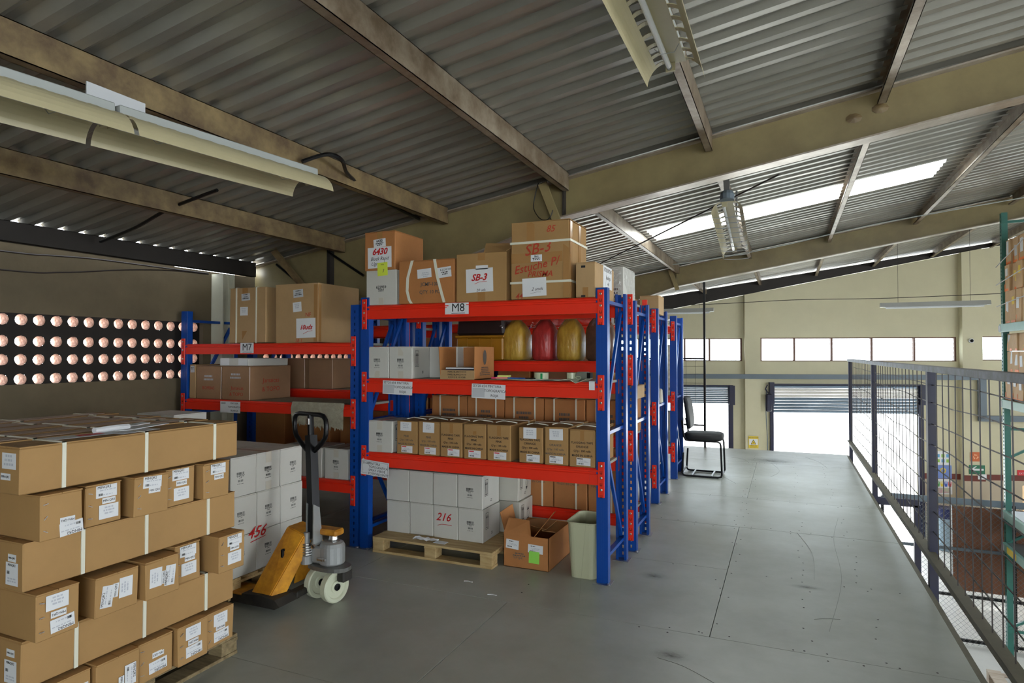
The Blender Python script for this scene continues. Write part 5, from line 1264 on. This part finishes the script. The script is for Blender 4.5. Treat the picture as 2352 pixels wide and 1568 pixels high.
tag(gb(b1, 'upright_wires', MESHW), kind='stuff')
b1 = MB()
for z in (.36, .505, .65, .795, .94, 1.085, 1.23, 1.35):
    y0 = -4.9; pts = []
    while y0 <= 10.9: pts.append((.892 + random.uniform(-.004, .004), y0, z + random.uniform(-.012, .012))); y0 += .55
    b1.tube(pts, .0036, 4)
tag(gb(b1, 'level_wires', MESHW), kind='stuff')
# rail at the far end behind the racks with a tall post up to the rafter
g2 = thing('end_gate', 'thin black pole and mesh gate at the far end behind the chair', 'gate', (-1.25, 10.9, 0))
MB().box(-.017, .017, -.017, .017, 0, 2.74).build('pole', BLACKM, g2)
MB().box(-1.9, -.017, -.01, .01, 1.455, 1.48).box(-1.9, -.017, -.01, .01, .35, .375).build('gate_rail', BLACKM, g2)
b = MB()
for i in range(12): b.tube([(-.15 - i * .15, 0, .37), (-.15 - i * .15, 0, 1.46)], .003, 3)
for i in range(7): b.tube([(-.02, 0, .5 + i * .14), (-1.9, 0, .5 + i * .14)], .003, 3)
tag(b.build('wire_mesh', MESHW, g2), kind='stuff')
# ------------------------------------------------------------------ ground level seen past the rail
st = thing('stair_frame', 'dark tubular frame standing below the walkway edge', 'frame', (1.2, 8.1, ZG))
MB().box(-.32, .11, -.03, .03, 2.48, 2.56).build('top_bar', NAVY, st); MB().box(.06, .12, -.03, .03, 0, 2.5).build('post', NAVY, st); MB().box(-.33, -.27, -.03, .03, 0, 2.5).build('post', NAVY, st)
cg = thing('mesh_cage', 'chain-link cage with brown board standing on the ground floor', 'cage', (1.3, 10.95, ZG))
H_ = 2.0
for x in (0, 1.6, 3.2): MB().box(x - .02, x + .02, -.02, .02, 0, H_ + .02).build('post', BLACKM, cg)
for z in (.05, .68, 1.34, H_): MB().box(0, 3.2, -.015, .015, z - .02, z + .02 + (.05 if z == H_ else 0)).build('rail', DUCT if z > 1 else BLACKM, cg)
b = MB(); s = .07; X1 = 3.2
n = int((X1 + H_) / s)
for i in range(n):
    c0 = -H_ + i * s
    # rising wires x = c0 + z
    z0 = max(0, -c0); z1 = min(H_, X1 - c0)
    if z1 > z0: b.bar((c0 + z0, -.022, z0), (c0 + z1, -.022, z1), .003, .003)
    c1 = i * s
    z0 = max(0, c1 - X1); z1 = min(H_, c1)
    if z1 > z0: b.bar((c1 - z0, -.026, z0), (c1 - z1, -.026, z1), .003, .003)
tag(b.build('chain_link', CHAINM, cg), kind='stuff')
MB().box(.88, 3.2, .02, .035, .75, 1.95).build('board', BOARD, cg); MB().box(.868, .882, .015, .04, .6, 1.97).build('board_edge', PAPER, cg)
o = thing('drum', 'pale blue drum with dark lid by the end wall, left of the brown board', 'drum', (3.08, 16.05, ZG))
MB().lathe([(.2, 0), (.21, .02), (.21, .25), (.22, .27), (.21, .29), (.21, .5), (.22, .52), (.21, .54), (.21, .68)], 28).build('drum_body', BLUEP, o); MB().lathe([(.22, .68), (.22, .86), (.2, .88)], 28).build('lid', NAVYP, o)
tag(MB().box(-.6, .6, -.4, .4, 0, 1.1, b=.01).build('crate', mat('pale_crate', 'D2A878', .6, var=.15), None, (4.6, 14.2, ZG + .6)), 'large pale wooden crate by the end wall behind the green rack', 'crate')
tag(MB().box(-.7, .7, -.45, .45, 0, .6, b=.01).build('crate', mat('tan_crate', 'B98A58', .6, var=.15), None, (4.6, 14.2, ZG)), 'tan crate standing on the ground floor under the pale crate', 'crate')
pallet('pallet', 'bleached wooden pallet lying on the ground floor beyond the rail', 2.3, 3.3, 8.6, 9.85, WOODW, z0=ZG + .001, nb=5, h=.14, along='y')
# green rack
G0, G1, GX, GD = 8.2, 10.72, 2.70, 1.0
gk = thing('green_rack', 'tall green pallet rack full of narrow brown packets beyond the rail', 'rack', (GX, G0, ZG))
def gpost(x, y):
    b = MB(); w, t = .08, .003
    b.box(-.04, -.015, 0, t, 0, 6.1).box(.015, .04, 0, t, 0, 6.1)
    for i in range(int(6.1 / .05)): b.box(-.015, .015, 0, t, i * .05, i * .05 + .03)
    b.box(-.04, -.037, t, .07, 0, 6.1).box(.037, .04, t, .07, 0, 6.1)
    o = b.build('upright', GREENR, gk, (x, y, 0)); return o
for x in (.04, GD - .04):
    for y in (0, G1 - G0):
        u = gpost(x, y); u.rotation_euler.z = -PI / 2 if x < .5 else PI / 2
for zt, in ((4.555,), (3.525,), (2.01,), (1.57,)):
    for x in (-.005, GD - .04):
        bm = MB().box(x, x + .045, .04, G1 - G0 - .04, zt - .11, zt, b=.004).build('beam', GREENB, gk)
        MB().box(x - .004, x, G1 - G0 - .12, G1 - G0 - .02, zt - .1, zt - .02).build('beam_label', PAPERG, bm)
    MB().box(.05, GD - .05, .05, G1 - G0 - .05, zt - .03, zt - .006).build('shelf_board', mat('reddish_board', '8A4A3A', .7) if zt > 3 else GALV, gk)
for yy in (.03, G1 - G0 - .03):
    for i in range(5): MB().bar((.05, yy, .4 + i * 1.15), (GD - .05, yy, 1.0 + i * 1.15 if i % 2 else .95 + i * 1.15), .035, .03).build('brace', GREENR, gk)
    for z in (.35, 1.9, 3.1, 5.95): MB().box(.05, GD - .05, yy - .015, yy + .015, z, z + .035).build('brace', GREENR, gk)
MB().box(-.008, -.004, G1 - G0 - .62, G1 - G0 - .25, 1.475, 1.56).build('yellow_label', YELS, gk)
k = 0
def pbox(y, z, w, h, dx, rx, lb=''):
    o = carton('packet', lb, (GX + .3 + dx, y, z), (.5, w - .012, h - .006), mat('pale_packet_card', 'CDA77A', .7, var=.15, scale=5), random.uniform(-.03, .03), 'narrow brown packets on the green rack', flaps='y', jit=.006)
    o['category'] = 'packet'
    d = (.5, w - .012, h - .006); sticker(o, d, 'L', random.uniform(-.04, .04), h * random.uniform(.5, .75), .1, random.choice((.1, .14, .18)), random.choice((PAPER, PAPERG, PAPER, YELS)), random.uniform(-5, 5))
    MB().box(-.252, -.25, -w / 2 + .01, w / 2 - .01, .004, .035).box(-.252, -.25, w / 2 - .03, w / 2 - .012, .0, .1).build('orange_tape', ORANGEL, o)
    return o
for base, hs, sh in ((ZG + 4.556, (.44, .36, .34), 'top'), (ZG + 3.526, (.38, .28, .24), 'second')):
    z = base
    for li, hh in enumerate(hs):
        y = G1 - .22
        for ci in range(5):
            w_ = .235; pbox(y, z, w_, hh, random.uniform(-.015, .015) + li * .01, 0, f"brown packet on the {sh} shelf of the green rack, {['bottom', 'middle', 'upper'][li]} layer, {['next to', 'second from', 'third from', 'fourth from', 'fifth from'][ci]} the post"); y -= w_ + .004
        z += hh
for i in range(3): MB().tube([(-.02, .0, (4.85, 5.25, 5.55)[i]), (-.02, 1.2, (4.87, 5.22, 5.6)[i]), (-.02, G1 - G0, (4.8, 5.1, 5.35)[i])], .006, 4).build('retaining_cord', PAPERG, gk)

# ------------------------------------------------------------------ lamps
def trough(label, x, y0, y1, z, w=.28, tilt=0., cage=False, tube=True, panel=False, group=None):
    """reflector lamp running along y; origin at its centre"""
    L = y1 - y0; o = thing('ceiling_lamp', label, 'lamp', (x, (y0 + y1) / 2, z), 0, group); o.rotation_euler.x = tilt
    ch_ = MB().box(-.045, .045, -L / 2, L / 2, .055, .1, b=.004).build('lamp_channel', LAMPG, o)
    n = 9; pr = []
    for sg in (-1, 1):
        b = MB(); prof = []
        for i in range(n):
            t = i / (n - 1); u = .045 + (1 - (1 - t) ** 1.5) * (w / 2 - .045); zz = .055 - .1 * t ** 1.9
            prof.append((sg * u, zz))
        pf = prof + [(p[0], p[1] + .003) for p in prof[::-1]]
        # solid outer curved part
        outer = prof[3:]; pf = outer + [(p[0], p[1] + .003) for p in outer[::-1]]
        b.prism(pf, 'y', -L / 2, L / 2)
        # slotted inner part
        m_ = int(L / .1)
        for k in range(m_ + 1):
            yy = -L / 2 + k * (L - .03) / m_; inner = prof[:4]; pi_ = inner + [(p[0], p[1] + .003) for p in inner[::-1]]
            b.prism(pi_, 'y', yy, yy + .03)
        b.build('reflector', LAMPW, o)
    MB().box(-.05, .05, -L / 2, L / 2, .05, .057).build('lamp_tray', LAMPW, o)
    if tube:
        for xx in ((-.028, ) if not cage else (-.03,)):
            t_ = MB().tube([(xx, -L / 2 + .02, .028), (xx, L / 2 - .02, .028)], .013, 12).build('tube', TUBE, o)
            MB().tube([(xx, L / 2 - .03, .028), (xx, L / 2 - .005, .028)], .0145, 12).tube([(xx, -L / 2 + .03, .028), (xx, -L / 2 + .005, .028)], .0145, 12).build('tube_cap', GALV, t_)
    boxes(o, 'lamp_holder', LAMPW, (-.045, .0, L / 2 - .012, L / 2, .01, .05), (-.045, .0, -L / 2, -L / 2 + .012, .01, .05))
    for yy in (-.32 * L, .32 * L): MB().tube([(-.06, yy, .03), (-.03, yy, -.0), (.03, yy, .0), (.05, yy, .035)], .0015, 4).build('wire_clip', GALV, o)
    if cage:
        for i in range(10):
            yy = -L / 2 + .04 + i * (L - .08) / 9
            MB().tube([(-w / 2, yy, -.06), (-w / 2 + .02, yy, -.075), (-.05, yy, -.08), (.05, yy, -.08), (w / 2 - .02, yy, -.075), (w / 2, yy, -.06)], .003, 4).build('cage_hoop', GALV, o)
    return o
l1 = trough('cream fluorescent lamp under the upper left purlin, end near the racks', -2.6, 1.76, 2.98, 2.524, .31, tilt=.047)
l2 = trough('cream fluorescent lamp at the left edge, in line with the one near the racks', -2.6, .52, 1.74, 2.466, .31, tilt=.047)
tag(MB().box(-.006, .0, -.13, .13, 0, .075).build('cover_plate', PAPERG, None, (-2.64, 1.80, 2.60)), 'small pale rectangular plate above the joint of the two cream lamps', 'plate')
trough('cream lamp hanging at the top centre over the walkway', -.48, 1.85, 3.08, 2.90, .27)
trough('cream lamp hanging overhead out of the top of the frame', -.48, .6, 1.83, 2.90, .27)
l3 = trough('silver caged lamp hanging under the roof before the skylight', -.47, 5.82, 7.0, 2.72, .27, tilt=-.2, cage=True)
MB().lathe([(.06, 0), (.062, .05), (.05, .08)], 12, M=Matrix.Translation((0, -.6, .06))).build('lamp_mount', DUCT, l3)
MB().bar((0, -.6, .1), (-.02, -.6, .5), .05, .03).build('hanger', GALV, l3); MB().bar((0, .5, .1), (.0, .5, .72), .02, .02).build('hanger', GALV, l3)
for x0, lb in ((1.45, 'long grey lamp hanging before the end wall near the green rack'), (-2.75, 'long grey lamp hanging before the end wall above the racks')):
    o = thing('hanging_lamp', lb, 'lamp', (x0 + .76, 12.2, 2.33))
    MB().prism([(-.07, 0), (.07, 0), (.04, .07), (-.04, .07)], 'x', -.76, .76).build('lamp_body', mat('grey_lamp_body', 'A9ABA6', .4), o)
    MB().box(-.7, .7, -.075, .075, -.006, .0).build('lamp_lip', LAMPG, o); MB().tube([(-.68, 0, -.02), (.68, 0, -.02)], .013, 8).build('tube', TUBE, o)
    for xx in (-.5, .5): MB().tube([(xx, 0, .07), (xx, 0, RS(x0 + .7 + xx) - 2.35)], .003, 4).build('hanging_wire', BLACKM, o)
# rods between lamp and roof
for y in (2.0, 2.9): pass
def cable(label, pts, r=.006, m=None, name='cable', cat='cable'):
    P = [Vector(p) for p in pts]; out = []
    for i in range(len(P) - 1):
        a, b_ = P[max(i - 1, 0)], P[i]; c_, d_ = P[i + 1], P[min(i + 2, len(P) - 1)]
        for k in range(8):
            t = k / 8; out.append(.5 * ((2 * b_) + (c_ - a) * t + (2 * a - 5 * b_ + 4 * c_ - d_) * t * t + (-a + 3 * b_ - 3 * c_ + d_) * t ** 3))
    out.append(P[-1]); return tag(MB().tube(out, r, 6).build(name, m or BLACKM), label, cat)
# ------------------------------------------------------------------ braces, cables, rods under the roof
brace('trim_brace', (-1.84, 4.86, 2.96), (-1.77, 5.04, 2.66), .07, CREAMST, .03)
brace('trim_brace', (-4.60, 4.72, 2.56), (-4.42, 5.02, 2.16), .06, PURL, .03)
brace('trim_brace', (-1.80, 10.86, 2.98), (-1.70, 11.0, 2.64), .07, CREAMST, .03)
cable('black cable looping off the upper left purlin near the racks', [(-2.79, 3.1, 2.76), (-2.72, 3.25, 2.84), (-2.69, 3.36, 2.83), (-2.80, 3.57, 2.80), (-2.93, 4.0, 2.79), (-3.0, 4.4, 2.78), (-3.05, 4.9, 2.77)], .014)
cable('black cable sagging between the two left purlins', [(-5.05, 3.32, 2.45), (-4.5, 3.22, 2.50), (-4.1, 3.19, 2.6), (-3.6, 3.17, 2.68)], .012)
cable('upper thin wire running along the top of the left wall', [(-5.22, 1.0, 2.29), (-5.22, 2.7, 2.295), (-5.22, 3.05, 2.31), (-5.22, 3.4, 2.33), (-5.22, 4.1, 2.335), (-5.22, 4.5, 2.34)], .007, MESHW, 'wire')
cable('lower sagging wire on the left wall above the tube openings', [(-5.23, 1.0, 2.17), (-5.23, 2.7, 2.16), (-5.22, 3.14, 2.19), (-5.22, 3.64, 2.27), (-5.22, 4.1, 2.32), (-5.22, 4.5, 2.33)], .006, MESHW, 'wire')
cable('thin cable loop hanging on the rafter above the tallest box', [(-1.92, 4.98, 3.0), (-1.95, 4.98, 2.9), (-1.963, 4.98, 2.784), (-1.90, 4.97, 2.69), (-1.83, 4.97, 2.68), (-1.79, 4.97, 2.75), (-1.80, 4.97, 2.85)], .004)
for p, q, lb in (((-4.82, 4.99, 2.47), (-4.46, 4.98, 2.23), 'dark tie rod above the two straps carton on M7'), ((-4.16, 4.99, 2.56), (-3.72, 4.98, 2.30), 'dark tie rod left of the 6430 box')):
    tag(MB().tube([p, q], .013, 6).build('tie_rod', BLACKM), lb, 'rod')
tag(MB().tube([(-2.6, 8.7, 2.75), (-.05, 6.14, 3.16)], .009, 6).build('tie_rod', MESHW), 'long thin rod crossing below the skylight', 'rod')
cable('thin conduit running below the roof towards the second rafter', [(-2.9, 10.6, 3.03), (-2.0, 10.4, 2.98), (-1.2, 10.3, 3.02), (-.2, 10.3, 3.15), (1.2, 10.3, 3.40), (3.0, 10.4, 3.64)], .008, LAMPG, 'conduit', 'conduit')
cable('thin wire strung above the two hanging grey lamps', [(-3.2, 12.2, 2.45), (-1.2, 12.2, 2.47), (.2, 12.2, 2.5), (1.45, 12.2, 2.48), (3.2, 12.2, 2.5)], .006, DARKST, 'wire', 'wire')
cable('thin cable hanging beside the left frame of the wide roller door', [tuple(on_wall(5.82, .75, .15).translation), tuple(on_wall(5.8, .3, .16).translation), tuple(on_wall(5.84, -.6, .12).translation), tuple(on_wall(5.82, -1.6, .1).translation)], .01, DUCT)
b = MB().box(-.06, .06, -.09, 0, -.2, .2, b=.02, jit=.01).tube([(0, -.05, .2), (-.08, -.06, .3), (-.03, -.05, .4)], .012, 6)
o = b.build('motor_box', NAVY, None, tuple(on_wall(5.86, .45, .14).translation), TH); tag(o, 'dark shutter motor with cables beside the wide roller door', 'motor')
for i, (x, y, lb) in enumerate(((-2.0, 3.85, 'small scrap of white paper on the floor before the pallet'), (-1.75, 3.7, 'tiny white fleck on the floor before the open brown box'))):
    tag(MB().prism([(-.03, 0), (.0, .012), (.035, .002), (.03, -.006), (0, .004), (-.028, -.008)], 'z', .0005, .003).build('paper_scrap', PAPER, None, (x, y, 0)), lb, 'paper')

for x_, zz in ((.455, .14), (.62, .12)):
    MB().lathe([(.02, 0), (.045, .004), (.02, .012), (.004, .016)], 9, 0, Matrix.Translation((x_, R1 - .006, ZR(x_) - zz)) @ Matrix.Rotation(PI / 2, 4, 'X'), sx=1.2, sy=.8).build('welded_patch', PURL, ra1)
# lettering becomes plain mesh data
bpy.context.view_layer.update()
dg = bpy.context.evaluated_depsgraph_get()
_tm = {}
for o in [o for o in bpy.data.objects if o.type == 'FONT']:
    c = o.data; k = (c.body, round(c.size, 4), round(c.shear, 3), round(c.offset, 5), c.align_x, c.materials[0].name)
    if k not in _tm:
        me = bpy.data.meshes.new_from_object(o.evaluated_get(dg)); me.materials.clear(); me.materials.append(c.materials[0]); _tm[k] = me
    n = bpy.data.objects.new('lettering', _tm[k]); COL.objects.link(n); n.parent = o.parent; n.matrix_local = o.matrix_local.copy()
    bpy.data.objects.remove(o)
